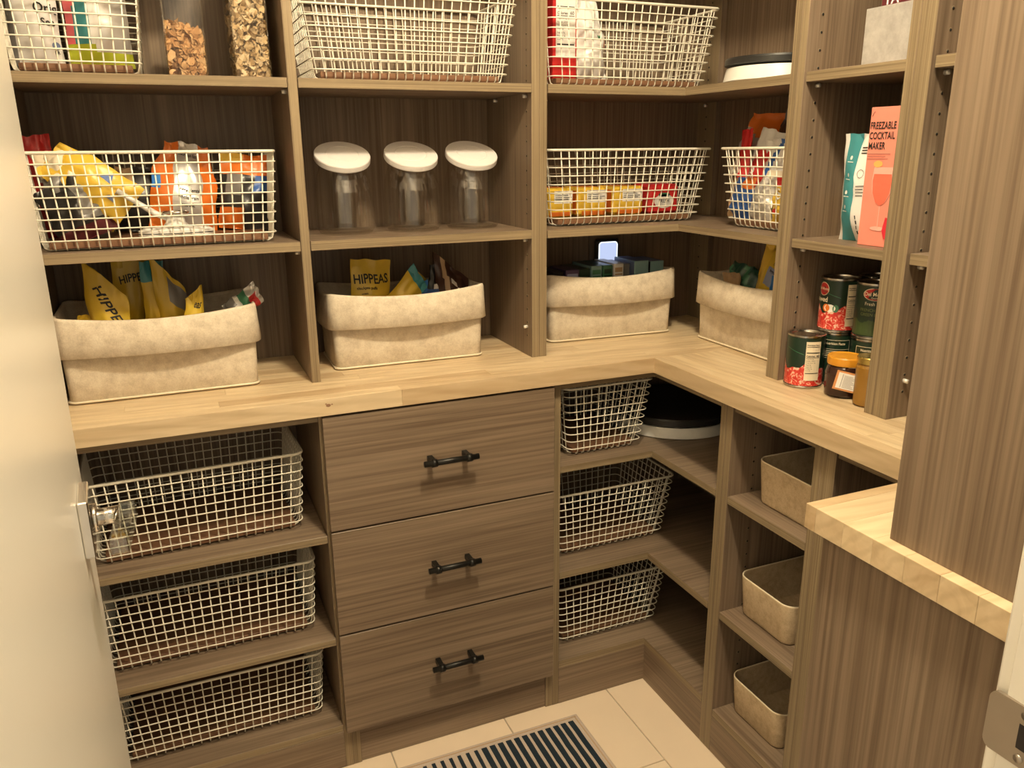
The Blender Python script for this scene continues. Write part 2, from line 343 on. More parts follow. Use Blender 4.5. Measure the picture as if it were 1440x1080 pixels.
# ------------------------------------------------------------------ cabinetry
def panel(mb, x0, x1, y0, y1, z0, z1, grain, front):
    """board with edge-banded front side"""
    return mb.box(x0, x1, y0, y1, z0, z1, 'laminate_'+grain, .0006, {front: 'edge_'+grain})
def pins(unit, name, pts, nrm, hole_shade=True):
    """row of shelf-pin holes: short plugs painted dark as the shade inside, with a pale ring"""
    mb = MB(); nv = Vector(nrm)
    for p in pts:
        p = Vector(p); mb.tube([p-nv*.002, p+nv*.00025], .0026, 'hole_shade', 8); mb.tube([p-nv*.001, p+nv*.00015], .0034, 'edge_z', 8)
    o = mb.build(name, unit); o['kind'] = 'stuff'; return o
def pegs(unit, pts, nrm):
    for p in pts:
        p = Vector(p); nv = Vector(nrm)
        MB().tube([p, p+nv*.009], .0042, 'pin', 8).build('shelf_peg', unit)
ZT = 2.34
UF, UR = .1285, .132
# back upper unit
u = thing('upper_shelving', 'tall wood-look shelving over the counter, holding the three lidded jars', 'shelving', (-.77, .26, H))
panel(MB(), XL+.004, -1.267, UF, YB, H, ZT, 'z', '-y').build('side_panel', u)
panel(MB(), -.7833, -.7646, UF, YB-.006, H, ZT, 'z', '-y').build('divider', u)
panel(MB(), -.2621, -.2431, UF, YB, H, ZT, 'z', '-y').build('side_panel', u)
for a, b in ((-1.267, -.7833), (-.7646, -.2621)):
    MB().box(a, b, YB-.006, YB, H, ZT, 'laminate_z').build('back_panel', u)
    for z0, z1 in ((1.5138, 1.5323), (1.1968, 1.2167), (1.885, 1.904), (2.2, 2.219)):
        panel(MB(), a+.0008, b-.0012, .125, YB-.006, z0, z1, 'x', '-y').build('shelf', u)
hz_ = [.964+.032*i for i in range(42)]
pins(u, 'pin_hole_row', [(-.2621, .155, z) for z in hz_ if abs(z-1.2067) > .014 and abs(z-1.523) > .014 and abs(z-1.895) > .014], (-1, 0, 0))
pegs(u, [(-.2621, .155, 1.1915), (-.2621, .155, 1.508), (-.2621, .155, .985), (-.2621, .33, 1.508)], (-1, 0, 0)); pegs(u, [(-.7833, .155, 1.508), (-.7833, .155, 1.1915)], (-1, 0, 0))
# corner upper unit
u = thing('corner_shelving', 'corner wood-look shelving with L-shaped shelves and a night light behind', 'shelving', (.1, .2, H))
panel(MB(), -.2431, -.2236, UF, YB, H, ZT, 'z', '-y').build('side_panel', u)
panel(MB(), UR, XR, -.2558, -.2367, H, ZT, 'z', '-x').build('side_panel', u)
MB().box(-.2236, XR-.006, YB-.006, YB, H, ZT, 'laminate_z').build('back_panel', u)
MB().box(XR-.006, XR, -.2367, YB-.006, H, ZT, 'laminate_z').build('back_panel', u)
panel(MB(), XR-.022, XR-.006, .318, YB-.006, H, ZT, 'z', '-x').build('corner_post', u)
def lshelf(unit, xa, yb, fx, fy, z0, z1, xe, ye):
    poly = [(xa, fy), (fx, fy), (fx, yb), (xe, yb), (xe, ye), (xa, ye)]
    mb = MB().prism(poly, z0, z1, 'laminate_x', ['edge_x', 'edge_y', 'laminate_x', 'laminate_x', 'laminate_x', 'laminate_x'])
    return mb.build('shelf', unit)
for z0, z1 in ((1.5138, 1.5323), (1.1963, 1.2131), (1.885, 1.904)):
    lshelf(u, -.2228, -.2359, .137, .125, z0, z1, XR-.006, YB-.006)
pins(u, 'pin_hole_row', [(XR-.022, .36, z) for z in hz_ if abs(z-1.205) > .02 and abs(z-1.523) > .02], (-1, 0, 0))
pegs(u, [(XR-.022, .36, 1.506)], (-1, 0, 0))
# right upper unit
u = thing('narrow_shelving', 'narrow wood-look shelving bay holding the pink box and the tins', 'shelving', (.26, -.39, H))
panel(MB(), UR, XR, -.2748, -.2558, H, ZT, 'z', '-x').build('side_panel', u)
panel(MB(), UR, XR, -.5300, -.5111, H, ZT, 'z', '-x').build('side_panel', u)
MB().box(XR-.006, XR, -.5111, -.2748, H, ZT, 'laminate_z').build('back_panel', u)
for z0, z1 in ((1.5138, 1.5328), (1.1970, 1.2150), (1.885, 1.904)):
    panel(MB(), .137, XR-.006, -.5103, -.2756, z0, z1, 'y', '-x').build('shelf', u)
pins(u, 'pin_hole_row', [(.165, -.2748, z) for z in hz_ if abs(z-1.206) > .014 and abs(z-1.523) > .014], (0, -1, 0))
pegs(u, [(.165, -.2748, 1.508), (.165, -.2748, 1.191), (.34, -.2748, 1.191)], (0, -1, 0))
# last right unit
u = thing('end_shelving', 'wood-look shelving bay with the dotted box, beside the wide end panel', 'shelving', (.26, -.8, H))
MB().box(UR+.001, XR, -.5430, -.5300, H, ZT, 'laminate_z', 0, {'-x': 'edge_z'}).build('filler_strip', u)
panel(MB(), UR, XR, -.5619, -.5430, H, ZT, 'z', '-x').build('side_panel', u)
MB().box(XR-.006, XR, YF, -.5619, H, ZT, 'laminate_z').build('back_panel', u)
for z0, z1 in ((1.5138, 1.5329), (1.1967, 1.2161), (1.885, 1.904)):
    panel(MB(), .138, XR-.006, YF+.002, -.5640, z0, z1, 'y', '-x').build('shelf', u)
pins(u, 'pin_hole_row', [(.165, -.5619, z) for z in hz_ if abs(z-1.206) > .014 and abs(z-1.523) > .014], (0, -1, 0))
pegs(u, [(.165, -.5619, 1.508), (.165, -.5619, 1.191), (.165, -.5619, .985)], (0, -1, 0))
# near upper unit
u = thing('end_panel_shelving', 'shelving on the door wall showing its broad grained end panel', 'shelving', (-.05, -1.05, H))
panel(MB(), -.2334, -.2144, YF, -.9065, H, ZT, 'z', '+y').build('end_panel', u)
for z0, z1 in ((1.5138, 1.5329), (1.1967, 1.2161), (1.885, 1.904)):
    panel(MB(), -.2144, .131, YF+.002, -.9085, z0, z1, 'x', '+y').build('shelf', u)

# base units
BF, BR = .0229, .0204
def base_kick(u, x0, x1, y0, y1, z1, grain): MB().box(x0, x1, y0, y1, 0.0005, z1, 'laminate_'+grain, .0006).build('toe_kick', u)
u = thing('open_base_cabinet', 'open wood-look base cabinet with three wire baskets, behind the door', 'cabinet', (-1.03, .21, 0))
panel(MB(), XL+.004, -1.267, BF, YB, 0.0005, HB-.0005, 'z', '-y').build('side_panel', u)
panel(MB(), -.7930, -.7740, BF, YB, 0.0005, HB-.0005, 'z', '-y').build('side_panel', u)
MB().box(-1.267, -.793, YB-.006, YB, .0005, HB-.0005, 'laminate_z').build('back_panel', u)
panel(MB(), -1.267, -.793, BF+.004, YB-.006, HB-.0195, HB-.0005, 'x', '-y').build('top_panel', u)
for z0, z1 in ((.5829, .5997), (.3291, .3461), (.0985, .1166)): panel(MB(), -1.2665, -.7935, BF+.0005, YB-.006, z0, z1, 'x', '-y').build('shelf', u)
base_kick(u, -1.267, -.793, BF, BF+.016, .0985, 'x')
pegs(u, [(-.793, .05, .578), (-.793, .05, .324)], (-1, 0, 0))
u = thing('drawer_cabinet', 'base cabinet with three wide drawers and black bar handles', 'cabinet', (-.52, .21, 0))
panel(MB(), -.7738, -.7550, BF+.0005, YB, 0.0005, HB-.0005, 'z', '-y').build('side_panel', u)
panel(MB(), -.2735, -.2547, BF+.0005, YB, 0.0005, HB-.0005, 'z', '-y').build('side_panel', u)
MB().box(-.755, -.2735, YB-.006, YB, .0005, HB-.0005, 'laminate_z').build('back_panel', u)
MB().box(-.755, -.2735, BF+.02, YB-.006, HB-.0195, HB-.0005, 'laminate_x').build('top_panel', u)
MB().box(-.755, -.2735, BF+.02, YB-.006, .1, .116, 'laminate_x').build('bottom_panel', u)
base_kick(u, -.755, -.2735, BF+.004, BF+.02, .1, 'x')
for z0, z1, zh in ((.6171, .8718, .7500), (.3646, .6124, .4945), (.1054, .3600, .2390)):
    d = MB().box(-.7877, -.2615, .0039, .0222, z0, z1, 'laminate_x', .0008).build('drawer', u)
    MB().box(-.73, -.30, BF+.001, .36, z0+.02, z1-.04, 'laminate_x').build('drawer_box', d)
    hb = MB(); xm = -.5246
    hb.tube([(xm-.062, -.030, zh), (xm+.062, -.030, zh)], .0066, 'handle_black', 14)
    for q in (-.040, .040):
        hb.tube([(xm+q-.006, -.030, zh), (xm+q+.006, -.030, zh)], .0092, 'handle_black', 14)
        hb.box(xm+q-.006, xm+q+.006, -.030, .0039, zh-.0062, zh+.0062, 'handle_black', .001)
    ho = hb.build('handle', d); ho['label'] = 'black bar handle'
u = thing('corner_base_cabinet', 'corner base cabinet with L-shaped shelves and open wire baskets', 'cabinet', (.1, .15, 0))
panel(MB(), -.2545, -.2363, BF, YB, 0.0005, HB-.0005, 'z', '-y').build('side_panel', u)
panel(MB(), BR, XR, -.2545, -.2353, 0.0005, HB-.0005, 'z', '-x').build('side_panel', u)
MB().box(-.2363, XR-.006, YB-.006, YB, .0005, HB-.0005, 'laminate_z').build('back_panel', u)
MB().box(XR-.006, XR, -.2353, YB-.006, .0005, HB-.0005, 'laminate_z').build('back_panel', u)
for z0, z1 in ((.6496, .6656), (.3650, .3830), (.1088, .1272)): lshelf(u, -.2358, -.2348, .0200, .0232, z0, z1, XR-.006, YB-.006)
lshelf(u, -.2358, -.2348, .0235, .0270, HB-.0195, HB-.0005, XR-.006, YB-.006).name = 'top_panel'
base_kick(u, -.2363, BR+.018, .0225, .0385, .1087, 'x'); base_kick(u, .0205, .0365, -.2353, .0222, .1087, 'y')
u = thing('narrow_base_cabinet', 'narrow base cabinet with three low felt bins on its shelves', 'cabinet', (.2, -.4, 0))
panel(MB(), BR, XR, -.2756, -.2547, 0.0005, HB-.0005, 'z', '-x').build('side_panel', u)
panel(MB(), BR, XR, -.5315, -.5124, 0.0005, HB-.0005, 'z', '-x').build('side_panel', u)
MB().box(XR-.006, XR, -.5124, -.2756, .0005, HB-.0005, 'laminate_z').build('back_panel', u)
panel(MB(), BR+.004, XR-.006, -.5124, -.2756, HB-.0195, HB-.0005, 'y', '-x').build('top_panel', u)
for z0, z1 in ((.6480, .6652), (.3615, .3796), (.0990, .1175)): panel(MB(), BR+.0005, XR-.006, -.5119, -.2761, z0, z1, 'y', '-x').build('shelf', u)
base_kick(u, BR+.0003, BR+.016, -.5124, -.2756, .099, 'y')
pins(u, 'pin_hole_row', [(.085, -.2756, .16+.032*i) for i in range(22) if min(abs(.16+.032*i-z) for z in (.37, .657)) > .014], (0, -1, 0))
pegs(u, [(.085, -.2756, .835), (.085, -.2756, .147)], (0, -1, 0))
u = thing('end_base_cabinet', 'base cabinet in the far right corner, dark open bay under the counter', 'cabinet', (.2, -.85, 0))
MB().box(BR+.001, XR, -.5462, -.5315, .0005, HB-.0005, 'laminate_z', 0, {'-x': 'edge_z'}).build('filler_strip', u)
panel(MB(), BR, XR, -.5651, -.5462, 0.0005, HB-.0005, 'z', '-x').build('side_panel', u)
MB().box(XR-.006, XR, YF, -.5651, .0005, HB-.0005, 'laminate_z').build('back_panel', u)
panel(MB(), BR+.004, XR-.006, YF, -.5651, HB-.0195, HB-.0005, 'y', '-x').build('top_panel', u)
for z0, z1 in ((.6480, .6652), (.3615, .3796), (.0990, .1175)): panel(MB(), BR+.0005, XR-.006, YF+.002, -.5656, z0, z1, 'y', '-x').build('shelf', u)
base_kick(u, BR+.0003, BR+.016, -.80, -.5651, .099, 'y')
u = thing('end_panel_cabinet', 'base cabinet by the doorway showing its grained end panel', 'cabinet', (-.1, -1.0, 0))
panel(MB(), -.2350, -.2160, YF, -.8000, 0.0005, HB-.0005, 'z', '+y').build('end_panel', u)
for z0, z1 in ((.858, HB-.0005), (.48, .498), (.0990, .1175)): panel(MB(), -.216, .0195, YF+.002, -.802, z0, z1, 'x', '+y').build('shelf', u)
base_kick(u, -.216, .0195, -.82, -.804, .099, 'x')

# countertop of glued staves
ct = thing('countertop', 'pale butcher-block countertop wrapping round the pantry', 'countertop', (0, .2, HB))
def stave(x0, x1, y0, y1, ax):
    e = .0001; MB().box(x0+e, x1-e, y0+e, y1-e, HB, H, 'butcher_'+ax, .0005).build('stave', ct)
rg = random.Random(11)
def run(a, b, lo, hi, first=None):
    c = [a]
    while c[-1] < b-.12: c.append(min(b, c[-1]+rg.uniform(lo, hi)))
    c[-1] = b; return c
rows = [0, .032]+[.032+.0414*i for i in range(1, 10)]; rows[-1] = YB-.0005
for i in range(len(rows)-1):
    c = [XL+.001, -.62, XR-.001] if i == 0 else run(XL+.001-rg.uniform(0, .3), XR-.001, .25, .6)
    c[0] = XL+.001
    for a, b in zip(c, c[1:]): stave(a, b, rows[i], rows[i+1], 'x')
rows = [0, .034]+[.034+.0401*i for i in range(1, 10)]; rows[-1] = XR-.001
for i in range(len(rows)-1):
    c = [YF+.001, 0] if i == 0 else run(YF+.001, 0, .25, .6)
    for a, b in zip(c, c[1:]): stave(rows[i], rows[i+1], a, b, 'y')
rows = [-.7805, -.8000]+[-.8000-.0494*i for i in range(1, 9)]; rows[-1] = YF+.001
for i in range(len(rows)-1): stave(-.2531, -.0002, rows[i+1], rows[i], 'x')
kn = MB()
for sx, sz, rr in ((-.774, .8995, .0034), (-.7665, .9010, .0014), (-.7785, .903, .0013)): kn.lathe([(rr, 0), (rr*.7, .0002), (.0001, .0003)], plain('knot', (.27, .14, .075), .6), (0, 0, 0), 9, lambda p, sx=sx, sz=sz: (sx+p[0]*1.5, -.0001-p[2], sz+p[1]))
kn.build('knot', ct)

# ------------------------------------------------------------------ wire baskets
def ringpath(w, d, r, z, n=4): return [(x, y, z) for x, y in rrect(w, d, r, n)]
def basket(label, cx, cy, z, W, D, Hh, rz=0, tap=.022, group='wire baskets', sp=.0202, spz=.0192, board=True):
    t = thing('wire_basket', label, 'basket', (cx, cy, z+.001), (0, 0, rz), None)
    wr = .00148; Wb, Db = W-2*tap, D-2*tap; g = MB()
    dim = lambda q: (Wb+(W-Wb)*q, Db+(D-Db)*q)
    nz = int(round(Hh/spz)); rr = .016
    for i in range(1, nz):
        q = i/nz; a, b = dim(q); g.tube(ringpath(a+2*wr, b+2*wr, rr, q*Hh, 3), wr, 'wire', 5, True)
    nx = int(round(Wb/sp)); fr = [-.5+(i+.5)/nx for i in range(nx)]
    rc = .014
    for f in fr:
        xt, xb = f*(W-.03), f*(Wb-.03)
        pth = [(xt, -D/2, Hh)]
        for s in (-1, 1):
            arc = [(xb, s*(Db/2-.002), rc+wr), (xb, s*(Db/2-rc*.35), rc*.32+wr), (xb, s*(Db/2-rc), wr)]
            pth += arc if s < 0 else arc[::-1]
        pth.append((xt, D/2, Hh)); g.tube(pth, wr, 'wire', 5)
    ny = int(round(Db/sp)); fr = [-.5+(i+.5)/ny for i in range(ny)]
    for f in fr:
        yt, yb = f*(D-.03), f*(Db-.03); pth = [(-W/2, yt, Hh)]
        for s in (-1, 1):
            arc = [(s*(Wb/2-.002), yb, rc+wr), (s*(Wb/2-rc*.35), yb, rc*.32+wr), (s*(Wb/2-rc), yb, wr)]
            pth += arc if s < 0 else arc[::-1]
        pth.append((W/2, yt, Hh)); g.tube(pth, wr, 'wire', 5)
    g.build('wire_grid', t, True)
    MB().tube(ringpath(W, D, rr+.002, Hh, 4), .0031, 'wire', 8, True).build('rim', t, True)
    if board: MB().box(-Wb/2+.014, Wb/2-.014, -Db/2+.012, Db/2-.012, .0036, .0165, 'board_brown', .001).build('base_board', t, True)
    return t
ZA, ZB2 = 1.5323, 1.2167
DU = .245
basket('wire basket with a white bag and a lime-bottomed bag, beside the cereal containers', -1.148, .268, ZA, .232, DU, .178, 0, .010)
basket('empty cream wire basket on the shelf above the lidded jars', -.514, .268, ZA, .462, DU, .178)
basket('wire basket holding a red carton and a white bag on the upper corner shelf', .015, .268, ZA, .455, DU, .178)
basket('wire basket full of snack bags above the bin of yellow bags', -1.041, .258, ZB2, .446, DU, .178, 0, .011)
basket('wire basket holding orange packs and a red pack, above the bin of tea boxes', .036, .282, 1.2131, .455, .215, .178)
basket('wire basket heaped with chip bags, above the bin of green and yellow bags', .283, -.085, 1.2131, .268, .190, .178, math.pi/2)
basket('empty wire basket on the top shelf of the open base cabinet', -1.041, .204, .5997, .426, .280, .178, .035, .012)
basket('empty wire basket on the middle shelf of the open base cabinet', -1.041, .210, .3461, .446, .285, .178, 0, .012)
basket('empty wire basket on the bottom shelf of the open base cabinet', -1.041, .210, .1166, .446, .285, .172, 0, .012)
basket('narrow wire basket beside the black and white turntable', -.088, .193, .6656, .243, .29, .180)
basket('wire basket on the middle corner shelf under the counter', -.0475, .218, .3830, .352, .29, .178)
basket('wire basket on the lowest corner shelf above the toe kick', -.0560, .208, .1272, .336, .29, .178)

# ------------------------------------------------------------------ felt bins
def loop(w, d, r, n=6):
    """rounded rectangle with extra points along its sides"""
    P = []; c = rrect(w, d, r, n); L = len(c)
    for i in range(L):
        a, b = c[i], c[(i+1) % L]; m = 1
        if math.dist(a, b) > .04: m = 10
        for j in range(m): P.append((a[0]+(b[0]-a[0])*j/m, a[1]+(b[1]-a[1])*j/m))
    return P
def cuffbin(label, cx, cy, W, D, Hh, rz=0):
    t = thing('felt_bin', label, 'bin', (cx, cy, H+.0008), (0, 0, rz)); R = .016
    def ring(off, z, sag=0, bul=0, drop=0):
        out = []
        for x, y in loop(W+2*off, D+2*off, R+off*.5):
            k = max(0, 1-(2*x/W)**2) if abs(y) > D/2-.03 else 0; k2 = max(0, 1-(2*y/D)**2) if abs(x) > W/2-.03 else 0
            out.append((x+math.copysign(bul*.4*k2, x), y+math.copysign(bul*k, y), z-sag*k-.6*sag*k2-drop*k))
        return out
    def skin(rings, mat='felt', name='body'):
        mb = MB(); n = len(rings[0]); vs = [p for r_ in rings for p in r_]; fs = []
        for i in range(len(rings)-1): fs += [(i*n+k, i*n+(k+1) % n, (i+1)*n+(k+1) % n, (i+1)*n+k) for k in range(n)]
        return mb, vs, fs, n
    rings = [ring(-.004, 0), ring(0, .004), ring(.001, .05), ring(.003, .11, 0, .004), ring(.004, Hh-.006, .013, .008), ring(.001, Hh-.006, .013, .008), ring(-.003, .10), ring(-.004, .006)]
    mb, vs, fs, n = skin(rings); fs += [tuple(range(n))[::-1], tuple(7*n+k for k in range(n))]
    mb.add(vs, fs, 'felt', True); mb.build('body', t, True)
    cu = [ring(.001, Hh-.008, .013, .010), ring(.003, Hh, .013, .010), ring(.0065, Hh, .013, .0115), ring(.0085, Hh-.006, .013, .0125), ring(.0095, .140, .004, .016), ring(.0115, .096, 0, .022), ring(.0085, .094, 0, .021), ring(.006, .13, .003, .013), ring(.004, Hh-.012, .013, .010)]
    mb, vs, fs, n = skin(cu); mb.add(vs, fs, 'felt', True); mb.build('cuff', t, True)
    MB().tube(ring(.001, .0035), .0026, CRM, 6, True).build('piping', t, True)
    return t
cuffbin('cream felt bin with a folded cuff, full of yellow snack bags', -1.070, .270, .362, .21, .176, .0)
cuffbin('cream felt bin with a folded cuff on the counter under the lidded jars', -.537, .292, .352, .182, .176, -.02)
cuffbin('cream felt bin with a folded cuff holding tea boxes below the night light', .022, .310, .352, .155, .176, -.045)
cuffbin('cream felt bin with a folded cuff holding a green bag and a yellow bag', .293, -.034, .352, .140, .176, math.pi/2)
def lowbin(label, x0, x1, y0, y1, z, Hh):
    cx, cy = (x0+x1)/2, (y0+y1)/2; W, D = x1-x0, y1-y0
    t = thing('low_felt_bin', label, 'bin', (cx, cy, z+.0006)); mb = MB()
    def ring(o, zz, r=.03): return [(x, y, zz) for x, y in loop(W+2*o, D+2*o, r+o, 7)]
    R = [ring(-.014, 0), ring(-.010, .002), ring(-.0085, .006), ring(-.001, Hh-.003), ring(-.0012, Hh), ring(-.0040, Hh), ring(-.0042, Hh-.003), ring(-.0125, .007)]
    n = len(R[0]); vs = [p for r_ in R for p in r_]; fs = []
    for i in range(len(R)-1): fs += [(i*n+k, i*n+(k+1) % n, (i+1)*n+(k+1) % n, (i+1)*n+k) for k in range(n)]
    fs += [tuple(range(n))[::-1], tuple(7*n+k for k in range(n))]
    mb.add(vs, fs, 'felt_tan', True); mb.build('body', t, True)
    MB().tube(ring(-.0026, Hh), .0016, CRM, 6, True).build('rim', t, True)
lowbin('low empty felt bin on the top shelf of the narrow base cabinet', .055, .345, -.500, -.312, .6652, .096)
lowbin('low empty felt bin on the middle shelf of the narrow base cabinet', .055, .345, -.455, -.283, .3796, .096)
lowbin('low empty felt bin on the bottom shelf of the narrow base cabinet', .055, .345, -.456, -.281, .1175, .094)

# ------------------------------------------------------------------ bags and packets
def sstep(a, b, x): x = max(0, min(1, (x-a)/(b-a))); return x*x*(3-2*x)
def pouch(name, label, cat, loc, rot, w, h, d, colf, group=None, text=(), seed=0, crush=.006, bend=0, nu=16, nv=18, pinch=.05, tip=0, extra=None, slant=0, marks=()):
    """sealed snack bag standing on its lower seam, front towards local -y"""
    def surf(u, v, side):
        f = max(0, min(1, (v-.03)/.22))**.6*max(0, min(1, (.94-v)/.40))**.7
        p = max(0, math.sin(math.pi*u))**.75
        x = (u-.5)*w*(1-pinch*f-.5*tip*sstep(.55, 1, v)); z = v*h+slant*(u-.5)*v
        nz = noise.noise(Vector((u*4.1, v*5.3, seed*3.7+side*.5))); n2 = noise.noise(Vector((u*9+3, v*11, seed*1.9)))
        y = side*d/2*p*f*(1+.25*n2)+crush*(nz+.5*n2)+bend*v*v
        x += crush*.5*noise.noise(Vector((v*5, seed, 2.2))); z += crush*.7*noise.noise(Vector((u*4, seed, 7.1)))*v
        return (x, y+(side*.0004), z)
    mb = MB()
    for side in (-1, 1):
        for i in range(nu):
            for j in range(nv):
                q = [surf((i+a)/nu, (j+b)/nv, side) for a, b in ((0, 0), (1, 0), (1, 1), (0, 1))]
                if side > 0: q = q[::-1]
                mb.add(q, [(0, 1, 2, 3)], colf((i+.5)/nu, (j+.5)/nv, side < 0), True)
    pr = MB()
    fn = lambda x, z: (lambda q: (q[0], q[1]-.0012, q[2]))(surf(max(.01, min(.99, x/w+.5)), max(0, min(1, z/h)), -1))
    for t in text: put_text(pr, t[0], t[1], t[2], fn, t[3], t[4], t[5] if len(t) > 5 else 0, True, t[6] if len(t) > 6 else 1, True)
    if extra: extra(pr, fn)
    if pr.v or marks:
        root = thing(name, label, cat, loc, rot, group); mb.build('bag_body', root, True, weld=True)
        if pr.v: pr.build('printing', root, True)
        for mf in marks: mk = MB(); mf(mk, fn); mk.build('printed_mark', root, True)
        return root
    o = mb.build(name, weld=True); o.location = loc; o.rotation_euler = rot
    return tag(o, label, cat, group)
R = math.radians
flat = lambda m: (lambda u, v, f: m)
def bands(*bs):
    """bs: (limit of v, material) from the bottom"""
    return lambda u, v, f: next((m for lim, m in bs if v <= lim), bs[-1][1])
def face(pr, fn, cx, cz, r):
    """printed smiling-face mark: an open arc and an eye"""
    for a0, a1, rr, wd in ((200, 340, r, r*.22),):
        n = 12
        for i in range(n):
            a, b = R(a0+(a1-a0)*i/n), R(a0+(a1-a0)*(i+1)/n)
            pr.add([fn(cx+rr*math.cos(a), cz+rr*math.sin(a)), fn(cx+rr*math.cos(b), cz+rr*math.sin(b)), fn(cx+(rr-wd)*math.cos(b), cz+(rr-wd)*math.sin(b)), fn(cx+(rr-wd)*math.cos(a), cz+(rr-wd)*math.sin(a))], [(0, 1, 2, 3)], 'ink')
def blob(pr, fn, cx, cz, rx, rz, mat, n=14):
    pr.add([fn(cx+rx*math.cos(2*math.pi*i/n), cz+rz*math.sin(2*math.pi*i/n)) for i in range(n)], [tuple(range(n))], mat)
def puff(pr, fn):
    blob(pr, fn, .020, .062, .013, .016, BRN); blob(pr, fn, .017, .066, .008, .010, TAN); face(pr, fn, -.025, .072, .012)
def puff2(pr, fn):
    blob(pr, fn, -.012, .070, .014, .022, ORA); face(pr, fn, -.004, .098, .017)
ZC1 = H+.0075
# bin 1: yellow snack bags
gy = 'yellow snack bags in the cuffed bin'
pouch('snack_bag', 'yellow snack bag with large lettering running down its sloping top, in the cuffed bin', 'snack bag', (-1.158, .232, ZC1), (R(2), R(-1), R(-12)), .076, .232, .045, flat(YEL), None, [('HIPPEAS', .030, 'ink', .004, .165, R(-46), .74)], 1, .007, .01, extra=puff2, slant=-.085, pinch=0)
pouch('snack_bag', 'yellow snack bag with shaded lettering, behind the one with the sloping top', 'snack bag', (-1.118, .318, ZC1), (R(2), R(2), R(4)), .084, .256, .035, flat(YEL), None, [('HIPPEAS', .024, 'ink', .004, .212, R(10), .74)], 2, .005)
pouch('snack_bag', 'yellow snack bag with a teal top in the cuffed bin', 'snack bag', (-1.083, .268, ZC1), (R(0), R(3), R(25)), .050, .256, .035, bands((.86, YEL), (1, TEA)), None, (), 3, .009)
pouch('snack_bag', 'yellow snack bag with a grey printed back in the cuffed bin', 'snack bag', (-1.038, .255, ZC1), (R(-3), R(-1), R(12)), .062, .232, .035, lambda u, v, f: GRY if (u > .42 and .70 < v < .92) else YEL, None, (), 4, .006, slant=-.075)
pouch('snack_bag', 'short yellow snack bag leaning low against the grey-backed bag', 'snack bag', (-1.018, .212, ZC1), (R(0), R(6), R(8)), .050, .195, .030, flat(YEL), None, [('eas', .020, 'ink', .006, .160, R(-30), .8)], 5, .006, slant=.03, tip=.7)
pouch('snack_bag', 'yellow snack bag lying low at the door end of the bin', 'snack bag', (-1.212, .225, ZC1), (R(0), R(6), R(30)), .05, .160, .03, flat(YEL), None, (), 6, .006)
pouch('candy_wrapper', 'crinkled white, green and red wrapper poking over the bin corner', 'wrapper', (-.932, .235, ZC1+.138), (R(4), R(56), R(2)), .048, .080, .030, lambda u, v, f: (PINK if (u > .55 and v < .25) else GRY if (u < .4 and v < .35) else WHT if v < .45 else GRN2 if v < .66 else RED if (u > .4 and v < .88) else SIL), None, (), 7, .009, slant=-.01)
# bin 2
pouch('snack_bag', 'yellow snack bag with upright black lettering, front of the bin under the jars', 'snack bag', (-.625, .262, ZC1), (R(-3), R(5), R(4)), .096, .232, .045, flat(YEL), None, [('HIPPEAS', .030, 'ink', .000, .178, R(2), .78), ('chickpea puffs', .0095, 'ink', -.012, .164, R(2), .9), ('organic', .006, 'ink', -.018, .152, R(2), .9)], 11, .004, extra=lambda p, f: (blob(p, f, .012, .128, .015, .018, BRN), blob(p, f, .012, .126, .009, .012, TAN), face(p, f, -.026, .140, .010)))
pouch('snack_bag', 'yellow snack bag peeking out pointed behind the upright lettered one', 'snack bag', (-.592, .335, ZC1), (R(3), R(42), R(0)), .085, .215, .03, flat(YEL), None, [('HIPPEAS', .024, 'ink', .0, .178, R(-6), .74)], 12, .005)
pouch('snack_bag', 'yellow snack bag with a teal end, tipped over in the bin under the jars', 'snack bag', (-.622, .262, ZC1+.055), (R(-4), R(44), R(-8)), .062, .186, .045, bands((.90, YEL), (1, TEA)), None, (), 13, .008, slant=-.02)
pouch('snack_bag', 'blue crinkled snack bag in the bin under the jars', 'snack bag', (-.505, .270, ZC1), (R(0), R(0), R(10)), .070, .176, .045, lambda u, v, f: LBL if v > .85 else BLU, None, (), 14, .010)
pouch('snack_bag', 'black, white and blue snack bag with a pointed top, between blue and brown bags', 'snack bag', (-.456, .285, ZC1), (R(0), R(3), R(20)), .056, .208, .03, lambda u, v, f: WHT if (.70 < v < .80 and u > .3) else (BLU if v < .70 or u > .7 else BLK), None, (), 15, .008, tip=.9)
pouch('snack_bag', 'dark brown snack bag with tan and white stripes and a pointed top', 'snack bag', (-.400, .285, ZC1), (R(0), R(-2), R(6)), .088, .205, .045, lambda u, v, f: (TAN if abs(u-(.30-.25*(v-.75))) < .07 and v > .6 else WHT if abs(v-.78+.25*(u-.6)) < .03 and u > .45 else BRN), None, (), 16, .009, slant=-.075)
# bin 4
pouch('snack_bag', 'dark green crinkled snack bag in the corner bin', 'snack bag', (.295, .085, ZC1), (R(0), R(12), R(-80)), .105, .190, .06, lambda u, v, f: GRN2 if (int(u*7+v*5) % 4 == 0) else col('bag_deep_green', (.02, .07, .045)), None, (), 21, .013)
pouch('snack_bag', 'yellow snack bag with a printed panel, rising from the corner bin', 'snack bag', (.295, -.010, ZC1), (R(0), R(14), R(-80)), .110, .255, .055, lambda u, v, f: YEL2 if u < .24 else (LAV if (.3 < u < .8 and .62 < v < .78) else YEL), None, [('nutrition', .012, 'ink', .01, .205, 0, .9), ('ingredients', .011, 'ink', .01, .188, 0, .9), ('enjoy', .022, 'ink', .016, .222, 0, .8)], 22, .006)
pouch('snack_bag', 'small tan snack bag tucked between the green and yellow bags', 'snack bag', (.268, .055, ZC1), (R(0), R(-6), R(-85)), .060, .170, .035, flat(TAN), None, (), 23, .006)
